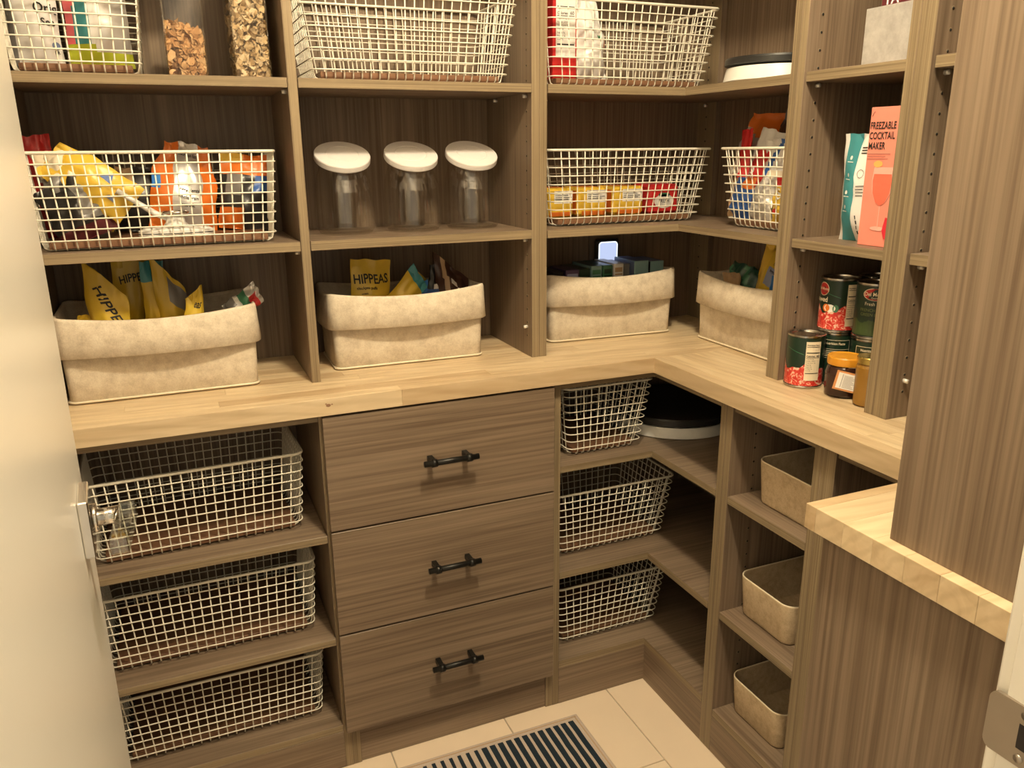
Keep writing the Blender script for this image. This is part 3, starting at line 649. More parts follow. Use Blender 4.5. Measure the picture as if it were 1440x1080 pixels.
pouch('snack_bag', 'pale blue and yellow snack bag at the panel end of the corner bin', 'snack bag', (.280, -.085, ZC1), (R(0), R(4), R(-85)), .070, .178, .035, lambda u, v, f: LBL if u < .6 else YEL, None, (), 24, .007)
# tea boxes in bin 3
def carton(name, label, x0, x1, y0, y1, z0, z1, mat, cat='box', faces=None, group=None, bev=.0012, prints=None, rz=0):
    cx, cy = (x0+x1)/2, (y0+y1)/2; t = thing(name, label, cat, (cx, cy, z0), (0, 0, rz), group)
    MB().box(x0-cx, x1-cx, y0-cy, y1-cy, 0, z1-z0, mat, bev, faces).build('carton_body', t, True)
    if prints:
        pr = MB(); prints(pr, x0-cx, x1-cx, y0-cy, y1-cy, z1-z0); pr.build('printing', t, True)
    return t
def tea_print(c):
    def f(pr, x0, x1, y0, y1, h):
        fn = lambda a, b: (a, y0-.0006, b)
        quad(pr, fn, x0+.004, x1-.004, h-.030, h-.026, c); quad(pr, fn, x0+.004, x1-.004, h-.022, h-.010, c)
    return f
def side_print(pr, x0, x1, y0, y1, h):
    fn = lambda a, b: (x0-.0006, -a, b)
    for i in range(4): quad(pr, fn, y0+.012+i*.018, y0+.022+i*.018, h-.045, h-.012, 'white_paper')
zt = H+.0072
carton('tea_box', 'black tea box beside the purple one in the cuffed bin', -.146, -.116, .255, .345, zt, 1.094, BLK, bev=.0008)
carton('tea_box', 'dark purple tea box in the cuffed bin', -.112, -.073, .250, .345, zt, 1.098, PUR, prints=tea_print(LAV))
carton('tea_box', 'dark green tea box next to the purple one', -.068, -.036, .260, .370, zt, 1.096, GRN, bev=.0008)
carton('tea_box', 'grey-green tea box in the cuffed bin, between two green ones', -.032, .000, .262, .370, zt, 1.102, AQU, faces={'+z': GRN}, prints=tea_print(GRN2))
carton('tea_box', 'mid green tea box beside the striped white one', .003, .032, .262, .370, zt, 1.102, GRN2, faces={'+z': GRN}, prints=tea_print(GRN))
carton('tea_box', 'white tea box with brown printed lines, right under the night light', .035, .065, .262, .370, zt, 1.104, WHT, prints=tea_print(TAN))
carton('tea_box', 'grey-brown tea box between the white and the blue-sided ones', .068, .092, .275, .370, zt, 1.100, GRY)
carton('tea_box', 'pale aqua tea box with a blue lettered side', .096, .140, .258, .365, zt, 1.108, AQU, faces={'-x': SLB, '+z': SLB}, prints=side_print)
carton('tea_box', 'pale aqua tea box at the corner end of the bin', .148, .190, .262, .365, zt, 1.104, AQU, faces={'-x': BLK, '+z': SLB})
# night light
nl = thing('night_light', 'plug-in night light with a glowing bluish square on the back wall', 'night light', (.092, YB-.006, 1.06))
MB().box(.032, .124, YB-.0125, YB-.0063, 1.060, 1.178, plain('plate_dark', (.16, .12, .085), .4), .002).build('wall_plate', nl)
MB().box(.046, .118, YB-.030, YB-.0126, 1.080, 1.156, 'black_plastic', .005).build('housing', nl)
nb = MB(); pl = rrect(.056, .058, .008); yy = YB-.0305
nb.add([(.0815+p[0], yy, 1.1185+p[1]) for p in pl]+[(.0815+p[0], yy+.004, 1.1185+p[1]) for p in pl], [list(range(len(pl)))]+[[i, (i+1) % len(pl), len(pl)+(i+1) % len(pl), len(pl)+i][::-1] for i in range(len(pl))], 'night_glow'); nb.build('glowing_panel', nl)
MB().tube([(.0815+p[0], yy, 1.1185+p[1]) for p in pl], .0016, 'night_edge', 6, True).build('glowing_edge', nl)

# ------------------------------------------------------------------ lidded jars
def jar(label, cx, cy, s=1):
    t = thing('glass_jar', label, 'jar', (cx, cy, ZB2+.0006), group='three clear lidded jars'); K = math.tan(R(27))
    hh = lambda y: (.150+y*K)*s
    def warp(p):
        z = p[2]; q = sstep(.25, 1.0, z); return (p[0], p[1], z*(.150*s*(1-q)+hh(p[1])*q))
    prof = [(.0001, .012), (.050, .014), (.060, .030), (.066, .10), (.067, .28), (.0655, .50), (.062, .70), (.056, .84), (.050, .93), (.0485, 1.0)]
    MB().lathe([(r*s, z) for r, z in prof], 'jar_glass', n=48, warp=warp).build('jar_body', t, True)
    MB().lathe([(.040*s, .006), (.058*s, .0012), (.060*s, .004), (.050*s, .0075)], 'jar_glass', n=48).build('base_ring', t, True)
    ld = MB(); cz = .158*s; ca, sa = math.cos(R(27)), math.sin(R(27))
    tilt = lambda p: (p[0], p[1]*ca-p[2]*sa, cz+p[1]*sa+p[2]*ca)
    ld.lathe([(.0001, -.004), (.047*s, -.004), (.047*s, 0), (.0600*s, 0), (.0612*s, .002), (.0612*s, .012), (.0600*s, .0142), (.0362*s, .0146), (.0356*s, .0136), (.0346*s, .0146), (.0001, .0150)], 'lid_white', n=56, warp=tilt)
    lo = ld.build('lid', t, True); lo['label'] = 'white tilted round lid'
jar('clear jar with a slanted white lid, next to the single upright divider', -.660, .262); jar('clear jar with a slanted white lid, between the two other jars', -.504, .262); jar('clear jar with a slanted white lid, next to the upright with pin holes', -.360, .256)

# ------------------------------------------------------------------ cereal containers
def flakes(label, x0, x1, y0, y1, z0, z1, slope, n, seed):
    rg = random.Random(seed); mb = MB()
    for _ in range(n):
        p = Vector((rg.uniform(x0, x1), rg.choice((rg.uniform(y0, y1), y0+rg.uniform(0, .018))), 0)); zt_ = z1+slope*(p.x-(x0+x1)/2); p.z = rg.uniform(z0, zt_)
        r = rg.uniform(.006, .0105); E_ = Euler((rg.uniform(0, 6), rg.uniform(0, 6), rg.uniform(0, 6))).to_matrix(); c = rg.uniform(.2, .6)
        vs = []
        for i in range(3):
            for j in range(3):
                a, b = (i-1)*(1 if j == 1 else .75)*rg.uniform(.55, 1.25), (j-1)*(1 if i == 1 else .75)*rg.uniform(.45, 1.2)
                q = p+E_@Vector((a*r, b*r, c*r*(a*a+.4*b*b)+rg.uniform(-.3, .3)*r))
                vs.append((min(max(q.x, x0), x1), min(max(q.y, y0), y1), max(q.z, z0)))
        mb.add(vs, [(i*3+j, i*3+j+1, i*3+j+4, i*3+j+3) for i in range(2) for j in range(2)], rg.choice(FLK), True)
    return solo(mb, 'cereal_flakes', label, 'cereal', kind='stuff')
FLK = [plain('flake_%d' % i, c, .75, 0, .3, .2, 150) for i, c in enumerate(((.50, .29, .13), (.40, .21, .085), (.58, .37, .19)))]
FLK2 = [plain('flake_b%d' % i, c, .75, 0, .3, .2, 150) for i, c in enumerate(((.50, .36, .19), (.40, .27, .13), (.62, .48, .30)))]
def canister(label, x0, x1, y0, y1, h):
    t = thing('cereal_container', label, 'container', ((x0+x1)/2, (y0+y1)/2, ZA+.0005)); mb = MB(); z0 = ZA+.0005
    cx, cy = (x0+x1)/2, (y0+y1)/2; ring = [(cx+x, cy+y) for x, y in rrect(x1-x0, y1-y0, .008, 4)]; n = len(ring)
    vs = [(x, y, z0) for x, y in ring]+[(x, y, z0+h) for x, y in ring]
    mb.add(vs, [tuple(range(n))[::-1]]+[(i, (i+1) % n, n+(i+1) % n, n+i) for i in range(n)], 'clear_plastic', False); mb.build('clear_body', t)
    lm = MB(); r3 = [(cx+x, cy+y) for x, y in rrect(x1-x0+.006, y1-y0+.006, .010, 4)]; lm.prism(r3, z0+h-.004, z0+h+.02, 'white_plastic'); lm.build('lid', t)
    for dx in (x0, x1):   # thicker clear corner ribs
        MB().tube([(dx+(.003 if dx == x0 else -.003), y0+.003, z0+.002), (dx+(.003 if dx == x0 else -.003), y0+.003, z0+h-.006)], .0016, 'clear_plastic', 6).build('corner_rib', t)
canister('clear cereal container part filled with brown flakes, beside the wire basket', -.996, -.922, .180, .330, .25)
flakes('brown cereal flakes part filling a clear container', -.993, -.925, .184, .326, ZA+.003, 1.626, -.32, 900, 3)
FLK_A = FLK; FLK = FLK2
canister('clear cereal container filled to the top with pale flakes, by the upright divider', -.874, -.803, .180, .330, .25)
flakes('pale cereal flakes filling the taller-filled clear container', -.871, -.806, .184, .326, ZA+.003, 1.745, 0, 1500, 4)

# ------------------------------------------------------------------ basket contents, upper shelf
zb = ZA+.018
pouch('food_bag', 'white bag with black lettering in the basket beside the cereal', 'bag', (-1.214, .245, zb), (R(-2), 0, R(3)), .086, .235, .05, lambda u, v, f: GRY if u < .10 else WHT, None, [('Orig', .022, 'ink', .024, .092, R(2)), ('Sea', .017, 'ink', .026, .070, R(2)), ('FR', .008, 'ink', .034, .022, 0)], 31, .006, extra=lambda p, f: (blob(p, f, .034, .036, .007, .007, SLB), blob(p, f, .034, .036, .004, .004, RED)))
pouch('food_bag', 'lime-bottomed bag with blue, pink and silver panels in the basket by the cereal', 'bag', (-1.108, .240, zb), (R(-2), 0, R(2)), .112, .235, .06, lambda u, v, f: (LIM if v < (.18 if u < .42 else .13) else (WHT if .40 < u < .47 else (PINK if (u < .10+.12*v) else TEA if u < .42 else SIL))), None, (), 32, .005)
def red_print(pr, x0, x1, y0, y1, h):
    fn = lambda a, b, o: (a, y0-.0006-o, b); nutrition(pr, fn, x0+.008, x1-.004, .046, h-.01, 'white_paper', 1)
carton('red_carton', 'tall red carton with a white facts panel in the upper corner basket', -.174, -.112, .205, .300, zb, zb+.205, RED, prints=red_print)
pouch('food_bag', 'crumpled white bag with a twisted top beside the red carton', 'bag', (-.060, .235, zb), (R(-3), R(-2), R(5)), .085, .180, .06, lambda u, v, f: (GRN2 if (.50 < v < .58 and .55 < u < .7) else PCH if (u > .8 and .4 < v < .6) else WHT), None, [('', .01, 'ink', 0, 0)], 33, .014, tip=.9)
pouch('food_bag', 'pale orange narrow bag between the red carton and the white bag', 'bag', (-.098, .275, zb), (R(-2), R(2), R(10)), .055, .175, .03, lambda u, v, f: (PCH if v > .6 else SAL), None, (), 34, .008)
# ------------------------------------------------------------------ basket of snack bags, left bay
zb = ZB2+.018
pouch('snack_bag', 'red and white snack bag at the door end of the snack basket', 'snack bag', (-1.234, .275, zb), (R(0), R(-5), R(12)), .058, .195, .035, lambda u, v, f: (SIL if (.55 < v < .72 and u > .3) or (.38 < v < .48 and u > .4) else RED), None, [('facts', .011, 'ink', .010, .130, 0)], 41, .007)
pouch('snack_bag', 'grey crumpled snack bag beside the red and white one', 'snack bag', (-1.190, .225, zb), (R(0), R(-10), R(-15)), .075, .165, .04, lambda u, v, f: (CRM if v > .72 else BLK if u > .5 else GRY), None, (), 42, .014)
pouch('snack_bag', 'bright yellow snack bag with blue triangles, tip pointing up out of the basket', 'snack bag', (-1.098, .215, zb+.050), (R(-10), R(-50), R(4)), .105, .165, .05, flat(YEL2), None, (), 43, .009, tip=.6, marks=(lambda p, f: p.add([f(.024, .050), f(.046, .058), f(.026, .074)], [(0, 1, 2)], BLU), lambda p, f: p.add([f(-.004, .026), f(.016, .034), f(-.002, .046)], [(0, 1, 2)], SLB)))
pouch('snack_bag', 'orange snack bag with a silver printed back, tallest in the snack basket', 'snack bag', (-1.002, .262, zb+.004), (R(-12), R(10), R(6)), .135, .180, .055, lambda u, v, f: (LBL if (u < .12 and .45 < v < .62) else SIL if (.34 < u < .74) else ORA), None, [('nutrition facts', .012, 'ink', .006, .150, R(0), .8), ('ingredients', .012, 'ink', .006, .075, R(0), .8), ('whole grain', .011, 'ink', .006, .060, R(0), .8), ('sea salt', .011, 'ink', .006, .045, R(0), .8)], 44, .010, tip=.75)
pouch('snack_bag', 'orange and black snack bag folded over beside the silver-backed one', 'snack bag', (-.880, .262, zb), (R(-8), R(6), R(-8)), .105, .158, .05, lambda u, v, f: (YEL2 if (v > .9 and u < .45) else ORA if (v > .74 or (v < .3 and u < .5)) else (GRY if .15 < u < .42 and v > .42 else BLU if u > .7 and v > .5 else BLK)), None, (), 45, .012)
pouch('snack_bag', 'dark glossy snack bag low in the snack basket, below the yellow one', 'snack bag', (-1.170, .200, zb), (R(-10), R(-22), R(0)), .105, .115, .045, lambda u, v, f: (GRY if (u > .6 and v > .3) else MAR if v < .25 else BLK), None, (), 46, .012)
pouch('snack_bag', 'black snack bag at the back of the snack basket behind the white utensil', 'snack bag', (-1.060, .300, zb), (R(-4), R(4), R(0)), .130, .130, .05, lambda u, v, f: (TAN if (u < .25 and v > .6) else BLK), None, (), 47, .010)
ms = thing('kitchen_utensil', 'white plastic utensil with an oval foot and slanted arm in the snack basket', 'utensil', (-1.015, .185, zb))
fm = MB()
fm.lathe([(.0001, 0), (.034, 0), (.036, .002), (.036, .005), (.0365, .006), (.036, .0075), (.036, .012), (.031, .017), (.012, .020), (.0001, .0205)], 'white_plastic', n=40, warp=lambda p: (p[0]*1.95, p[1]*.75, p[2]), mats=['white_plastic']*4+['ink']+['white_plastic']*5); fm.build('oval_foot', ms, True)
MB().lathe([(.026, .018), (.019, .026), (.017, .036)], 'white_plastic', n=24).build('neck', ms, True)
MB().tube([(-.004, 0, .030), (-.035, .002, .045), (-.082, .006, .078), (-.098, .008, .090)], .0055, 'white_plastic', 10, rads=[.006, .006, .005, .0055]).build('arm', ms, True)
MB().tube([(.024*math.cos(2*math.pi*i/20), .018*math.sin(2*math.pi*i/20), .046) for i in range(20)], .0028, 'steel', 8, True).build('ring', ms, True)
# ------------------------------------------------------------------ packs in the corner basket
zb = 1.2131+.018
def pack_print(c):
    def f(pr, x0, x1, y0, y1, h):
        fn = lambda a, b: (a, y0-.0006, b); w_ = x1-x0
        quad(pr, fn, x0+.30*w_, x1-.06*w_, h*.48, h*.90, 'white_paper')
        for i in range(5): quad(pr, fn, x0+.34*w_, x1-(.10+.1*(i % 2))*w_, h*(.54+.065*i), h*(.565+.065*i), 'ink')
        quad(pr, fn, x0+.14*w_, x1-.10*w_, h*.06, h*.20, c)
    return f
for i, (a, b) in enumerate(((-.176, -.098), (-.088, -.003), (.012, .104))):
    carton('food_pack', ['orange food pack with a white facts label, nearest the upright panel', 'orange food pack with a white facts label, between two orange packs', 'orange food pack with a white facts label, touching the red pack'][i], a, b, .236, .330, zb, zb+.072, YEL2, 'pack', {'+z': ORA, '-x': ORA}, bev=.008, prints=pack_print(ORA))
def red_logo(pr, x0, x1, y0, y1, h):
    fn = lambda a, b: (a, y0-.0006, b); cx = (x0+x1)/2
    blob(pr, fn, cx, h*.42, .030, .018, WHT, 20); put_text(pr, 'FRESH', .013, 'ink', lambda a, b: (a, y0-.0010, b), cx, h*.37, 0, True, .9, True); blob(pr, fn, cx, h*.64, .018, .005, GRN2)
carton('food_pack', 'red food pack with a white oval mark in the corner basket', .122, .212, .240, .330, zb, zb+.074, RED, 'pack', {'+z': PINK}, bev=.006, prints=red_logo)
# ------------------------------------------------------------------ chip bags in the corner basket
mix = lambda a, b, k, ph=0: (lambda u, v, f: a if math.sin(u*k+v*k*.8+ph) > 0 else b)
pouch('chip_bag', 'red and white chip bag with a pale top, front of the heaped basket', 'chip bag', (.256, .008, zb), (R(-8), R(12), R(-84)), .100, .205, .045, lambda u, v, f: (WHT if v > .80 else MAR if v > .76 else RED if .15 < u < .8 else WHT), None, [('SO', .03, WHT, -.01, .10, R(70), .8)], 51, .010, extra=lambda p, f: blob(p, f, .02, .06, .012, .010, WHT))
pouch('chip_bag', 'thin bright red chip bag edge at the corner end of the heaped basket', 'chip bag', (.248, .034, zb), (R(-4), R(-3), R(-96)), .045, .205, .025, flat(RED), None, (), 52, .005)
pouch('chip_bag', 'orange-red chip bag with white marks against the panel in the heaped basket', 'chip bag', (.258, -.135, zb), (R(-5), R(2), R(-84)), .085, .200, .05, lambda u, v, f: (ORA if v > .8 else WHT if math.sin(u*17+v*31) > .75 else col('bag_scarlet', (.62, .06, .02))), None, (), 53, .010)
pouch('chip_bag', 'white and navy striped chip bag in the middle of the heaped basket', 'chip bag', (.256, -.062, zb), (R(-6), R(-2), R(-88)), .075, .180, .04, lambda u, v, f: (BLU if abs(u-v*.9+.15) < .09 else CRM if v < .6 else WHT), None, (), 54, .010)
pouch('chip_bag', 'blue chip bag low in the heaped basket', 'chip bag', (.229, .010, zb), (R(-4), R(0), R(-90)), .085, .095, .035, lambda u, v, f: (ORA if (u > .6 and v > .7) else TAN if u < .25 else BLU), None, (), 55, .009)
pouch('chip_bag', 'silver chip bag low in the heaped basket beside the blue one', 'chip bag', (.229, -.068, zb), (R(-4), R(0), R(-90)), .075, .098, .035, lambda u, v, f: (RED if (u < .3 and v > .8) else SIL), None, (), 56, .012)
pouch('chip_bag', 'yellow chip bag with white letters low by the panel', 'chip bag', (.229, -.142, zb), (R(-4), R(0), R(-90)), .080, .100, .035, lambda u, v, f: (RED if v > .78 else YEL2), None, [('SO', .034, WHT, .004, .055, R(18), .9)], 57, .008, extra=lambda p, f: blob(p, f, -.02, .025, .008, .006, RED))
pouch('chip_bag', 'grey and orange chip bag lying across the top of the heap', 'chip bag', (.308, .062, zb+.085), (R(-8), R(14), R(-72)), .150, .160, .06, lambda u, v, f: (SIL if (v < .80-.5*u) else ORA if u < .72 else BLU), None, (), 58, .014, slant=.02, tip=.35)
pouch('chip_bag', 'blue and dark chip bag on the back of the heap', 'chip bag', (.325, -.055, zb+.100), (R(-8), R(4), R(-80)), .140, .150, .055, lambda u, v, f: (BRN if u < .25 else BLU if u < .7 else WHT if u < .78 else RED), None, (), 59, .013, tip=.3)
pouch('chip_bag', 'black glossy chip bag with white edges near the top of the heap', 'chip bag', (.285, -.100, zb+.05), (R(-12), R(-8), R(-84)), .130, .150, .045, lambda u, v, f: (SIL if abs(v-.85+.3*(u-.5)) < .04 else BLK), None, (), 60, .013)

# ------------------------------------------------------------------ tins and jars on the counter
def wrapfn(r, a0, o=0): return lambda s_, z, k=0: ((r+.0005+o+k)*math.cos(a0+s_/r), (r+.0005+o+k)*math.sin(a0+s_/r), z)
CR, CH = .0375, .1115
def tomato_mat():
    m, t, b = base_mat('tomato_print', (.6, .04, .03), .3); tc = N(t, 'ShaderNodeTexCoord'); no = N(t, 'ShaderNodeTexNoise', inp={'Scale': 75, 'Detail': 2, 'Distortion': 2.5}); t.links.new(tc.outputs['Object'], no.inputs['Vector'])
    r = ramp(t, [(.40, (.52, .022, .018)), (.56, (.66, .07, .045)), (.64, (.74, .52, .40))]); t.links.new(no.outputs['Fac'], r.inputs[0]); t.links.new(r.outputs[0], b.inputs['Base Color']); MT['tomato_print'] = m
tomato_mat()
def can(label, cx, cy, z, a0, kind):
    t = thing('food_can', label, 'can', (cx, cy, z+.0004)); n = 48
    mb = MB(); mb.lathe([(.0001, .003), (CR-.004, .003), (CR-.002, 0), (CR+.0012, .001), (CR+.0012, .004), (CR-.0004, .0055), (CR-.0004, CH-.0055), (CR+.0012, CH-.004), (CR+.0012, CH-.0008), (CR-.0005, CH), (CR-.0030, CH-.001), (CR-.0036, CH-.004), (CR-.010, CH-.0045), (CR-.011, CH-.0038), (.0001, CH-.0042)], 'steel', n=n); mb.build('tin_body', t, True)
    MB().lathe([(CR, .0058), (CR, CH-.0058)], plain('can_green', (.010, .028, .016), .3), n=n).build('paper_label', t, True)
    pr = MB(); f = wrapfn(CR, a0); f1 = lambda s_, z: f(s_, z, .0003); f2 = lambda s_, z: f(s_, z, .0006)
    if kind in ('tom', 'stew'):
        zt_ = .046
        for i in range(30):
            a = -.117+.234*i/30; b = -.117+.234*(i+1)/30; h0 = zt_+.007*math.sin(a*90+1)+.004*math.sin(a*200); h1 = zt_+.007*math.sin(b*90+1)+.004*math.sin(b*200)
            pr.add([f(a, .006), f(b, .006), f(b, h1), f(a, h0)], [(0, 1, 2, 3)], 'tomato_print')
        if kind == 'stew':
            for c_, w_, m_ in ((-.022, .012, 'white_paper'), (-.030, .008, ORA), (-.010, .006, GRN2)): blob(pr, f1, c_, .050, w_, .008, m_)
        px_ = .003 if kind == 'tom' else .012
        nutrition(pr, lambda s_, z, k: f(s_, z, .0008+k), px_-.002, px_+.028, .018 if kind == 'tom' else .014, CH-.012, CRM, 5)
        for i in range(10):     # thin green swoosh
            a = -.040+.038*i/10; b = -.040+.038*(i+1)/10; g = lambda q: .083-.30*(q+.040)
            pr.add([f1(a, g(a)), f1(b, g(b)), f1(b, g(b)+.0012), f1(a, g(a)+.0012)], [(0, 1, 2, 3)], GRN2)
        if kind == 'stew':
            blob(pr, f1, -.040, .088, .014, .014, CRM, 20); blob(pr, f2, -.040, .088, .0125, .0125, RED, 20); put_text(pr, 'Del Monte', .008, CRM, lambda s_, z: f(s_, z, .001), -.040, .086, 0, True, .8, True)
            put_text(pr, 'Stewed', .015, CRM, lambda s_, z: f(s_, z, .001), -.046, .062, 0, True, .85, True)
    elif kind == 'bean':
        blob(pr, f1, 0, .090, .0225, .0125, CRM, 24); blob(pr, f2, 0, .090, .0210, .0110, RED, 24); put_text(pr, 'Del Monte', .0105, CRM, lambda s_, z: f(s_, z, .001), 0, .087, 0, True, .85, True); put_text(pr, 'Quality', .005, CRM, lambda s_, z: f(s_, z, .001), 0, .0815, 0, False, .9, True)
        for txt, sz, z_, m_ in (('Fresh Cut', .0095, .068, CRM), ('FRENCH STYLE', .0085, .056, plain('print_sage', (.16, .19, .06), .5)), ('GREEN BEANS', .0085, .047, plain('print_sage', (.16, .19, .06), .5))): put_text(pr, txt, sz, m_, f2, 0, z_, 0, False, .9, True)
        for i in range(16):
            a = -.05+.1*i/16; pr.add([f(a, .008), f(a+.00625, .008), f(a+.00625, .036+.004*math.sin(i*1.3)), f(a, .036+.004*math.sin(i))], [(0, 1, 2, 3)], col('bean_green', (.045, .075, .022)))
    else:
        fr = lambda s_, z: f(s_, z, .0004)
        for (x0, x1, y0, y1) in ((-.03, .03, .096, .0968), (-.03, .03, .058, .0588), (-.03, -.0293, .058, .0968), (.0293, .03, .058, .0968), (-.03, .03, .077, .0778)): quad(pr, fr, x0, x1, y0, y1, CRM, 6)
        put_text(pr, 'Nutrition Facts', .0072, CRM, fr, 0, .087, 0, True, .9, True)
        for i in range(4): quad(pr, fr, -.024, .024-.006*(i % 2), .062+.0036*i, .0632+.0036*i, CRM, 4)
    if pr.v: pr.build('label_printing', t, True)
VA = R(226.5)
can('green tin with tomatoes and a facts panel, standing alone in front on the counter', .160, -.3185, H, VA, 'tom')
can('green tin in the lower row, under the tin with the red badge and tomatoes', .232, -.3240, H, VA, 'back')
can('green tin with a red badge and tomatoes, stacked on another tin', .232, -.3240, H+CH+.0004, VA+.1, 'stew')
can('green tin with a cream facts frame, lower row behind the orange-lidded jar', .248, -.4030, H, VA, 'back')
can('green tin with a red badge and green lettering, stacked beside the tomato tin', .248, -.4030, H+CH+.0004, VA-.12, 'bean')
can('green tin at the back, lower row beside the wall', .318, -.3350, H, VA, 'back')
can('green tin at the back, upper row beside the wall', .318, -.3350, H+CH+.0004, VA, 'bean')
can('green tin in the back corner of the bay, lower row', .330, -.4150, H, VA, 'back')
can('green tin in the back corner of the bay, upper row', .330, -.4150, H+CH+.0004, VA, 'bean')
jm = thing('preserve_jar', 'dark preserve jar with an orange lid and a hanging paper tag', 'jar', (.178, -.4100, H+.0004))
MB().lathe([(.0001, .002), (.030, .001), (.034, .005), (.0355, .018), (.0355, .048), (.033, .060), (.029, .066)], JAM, n=40).build('jar_body', jm, True)
MB().lathe([(.0300, .064), (.0335, .065), (.0340, .069), (.0340, .079), (.0325, .0815), (.027, .0800), (.0001, .0802)], plain('lid_orange', (.62, .27, .02), .35), n=40).build('lid', jm, True)
def tagf(): 
    a = VA+.25; o = Vector((.0375*math.cos(a), .0375*math.sin(a), .036)); rx = Vector((-math.sin(a), math.cos(a), 0)); uz = Vector((-.10*math.cos(a), -.10*math.sin(a), 1)).normalized(); nn_ = rx.cross(uz)
    ca, sa = math.cos(R(-13)), math.sin(R(-13))
    return lambda x, y, k=0: tuple(o+rx*(x*ca-y*sa)+uz*(x*sa+y*ca)+nn_*k)
tg = tagf(); tm = MB()
for k0, m_, (w_, h_) in ((0, plain('tag_orange', (.60, .26, .09), .6), (.028, .019)), (.0006, 'white_paper', (.0235, .0155))):
    tm.add([tg(-w_, -h_, k0), tg(w_, -h_, k0), tg(w_, h_, k0), tg(-w_, h_, k0), tg(-w_, -h_, k0-.0005), tg(w_, -h_, k0-.0005), tg(w_, h_, k0-.0005), tg(-w_, h_, k0-.0005)], [(0, 1, 2, 3), (7, 6, 5, 4), (0, 4, 5, 1), (1, 5, 6, 2), (2, 6, 7, 3), (3, 7, 4, 0)], m_)
for i in range(9): quad(tm, lambda a, b: tg(a, b, .0010), -.012, .011-.003*(i % 3), -.0125+i*.0028, -.0115+i*.0028, plain('fine_print', (.35, .33, .31), .7))
for xx in (-.015, .0155): quad(tm, lambda a, b: tg(a, b, .0010), xx-.0004, xx+.0004, -.013, .013, 'ink')
tm.build('paper_tag', jm, True)
MB().tube([(0.0285*math.cos(VA+.1+i*.3), .0335*math.sin(VA+.1+i*.3), .0635) for i in range(21)], .0008, TAN, 5).build('string', jm, True)
j2 = thing('honey_jar', 'slim amber jar with a gold lid beside the double upright', 'jar', (.172, -.4800, H+.0004))
MB().lathe([(.0001, .002), (.024, .001), (.0265, .004), (.0268, .076), (.0240, .084)], AMB, n=32).build('jar_body', j2, True)
MB().lathe([(.0250, .083), (.0268, .084), (.0268, .095), (.0255, .0965), (.0001, .0962)], GOLD, n=32).build('lid', j2, True)
# ------------------------------------------------------------------ pink box, teal bag, silver box
px = thing('cocktail_maker_box', 'tall pink box with black capital lettering and a wine glass picture', 'box', (.205, -.4600, 1.2150), (0, 0, R(2)))
MB().box(-.036, .036, -.045, .045, .0004, .246, SAL, .0008).build('carton_body', px, True)
pr = MB(); fn = lambda a, b, k=0: (-.0368-k, -a, b)
g2 = lambda a, b: fn(a, b, .0003); g3 = lambda a, b: fn(a, b, .0006)
for i, tx in enumerate(('FREEZABLE', 'COCKTAIL', 'MAKER')): put_text(pr, tx, .0172, 'ink', g2, -.0425, .2085-.0175*i, 0, True, .66)
pr.tube([fn(-.041, .230, .0003), fn(-.038, .236, .0003), fn(-.035, .2385, .0003)], .0004, 'ink', 4)
for i, ww in enumerate((.050, .040, .046)): quad(pr, g2, -.0425, -.0425+ww, .1645-i*.0042, .1655-i*.0042, plain('print_dusky', (.30, .10, .08), .6))
CORAL = col('coral', (.82, .16, .10)); GLS = plain('print_glass', (.80, .42, .35), .3)
bowl = [(-.0215, .142), (-.0235, .118), (-.021, .096), (-.012, .080), (-.001, .074), (.010, .080), (.019, .096), (.0215, .118), (.0195, .142)]
pr.add([g2(a-.002, b) for a, b in bowl], [tuple(range(len(bowl)))], GLS); b2 = [(a*.93-.002, min(b, .130)) for a, b in bowl]; pr.add([g3(a, b) for a, b in b2], [tuple(range(len(b2)))], CORAL)
quad(pr, g2, -.0035, -.0020, .034, .076, GLS); blob(pr, g2, -.003, .033, .016, .004, GLS, 18); blob(pr, g3, -.016, .1475, .010, .006, plain('print_peach', (.80, .42, .12), .4), 12)
quad(pr, g2, .022, .034, .128, .150, SLB); quad(pr, g3, .022, .034, .146, .153, col('navy', (.03, .05, .10))); quad(pr, g2, .024, .033, .104, .128, LAV)
swp = [(.0445, .104), (.030, .104), (.020, .060), (.013, .040), (.0445, .050)]; pr.add([g2(a, b) for a, b in swp], [tuple(range(5))], CRM)
sw2 = [(.0445, .050), (.013, .054), (.008, .030), (.014, .016), (.030, .012), (.0445, .012)]; pr.add([g3(a, b) for a, b in sw2], [tuple(range(6))], col('print_red', (.66, .03, .05)))
pr.build('printing', px, True)
def teal_print(p, f):
    for i, z in enumerate((.150, .118, .086, .058)):
        blob(p, f, -.0155, z+.009, .003, .004, WHT, 8); quad(p, f, -.023, -.008, z, z+.0015, WHT)
    for i in range(3): quad(p, f, .005, .032, .176-.005*i, .178-.005*i, 'ink')
    for a0 in range(12):
        a, b = R(a0*30), R(a0*30+30); p.add([f(.012+.007*math.cos(a), .130+.008*math.sin(a)), f(.012+.007*math.cos(b), .130+.008*math.sin(b)), f(.012+.0062*math.cos(b), .130+.0072*math.sin(b)), f(.012+.0062*math.cos(a), .130+.0072*math.sin(a))], [(0, 1, 2, 3)], 'ink')
    for i in range(4): quad(p, f, .006, .024-.004*(i % 2), .106-.006*i, .1075-.006*i, 'ink')
    for i in range(4): quad(p, f, .010, .012+.001*(i % 2), .045-.010*i, .052-.010*i, 'ink')
pouch('food_bag', 'white bag with a teal printed edge beside the pink box', 'bag', (.212, -.3710, 1.2154), (R(3), 0, R(-84)), .082, .202, .045, lambda u, v, f: (TEA if .10 < u < .52 else WHT), None, (), 61, .004, extra=teal_print)
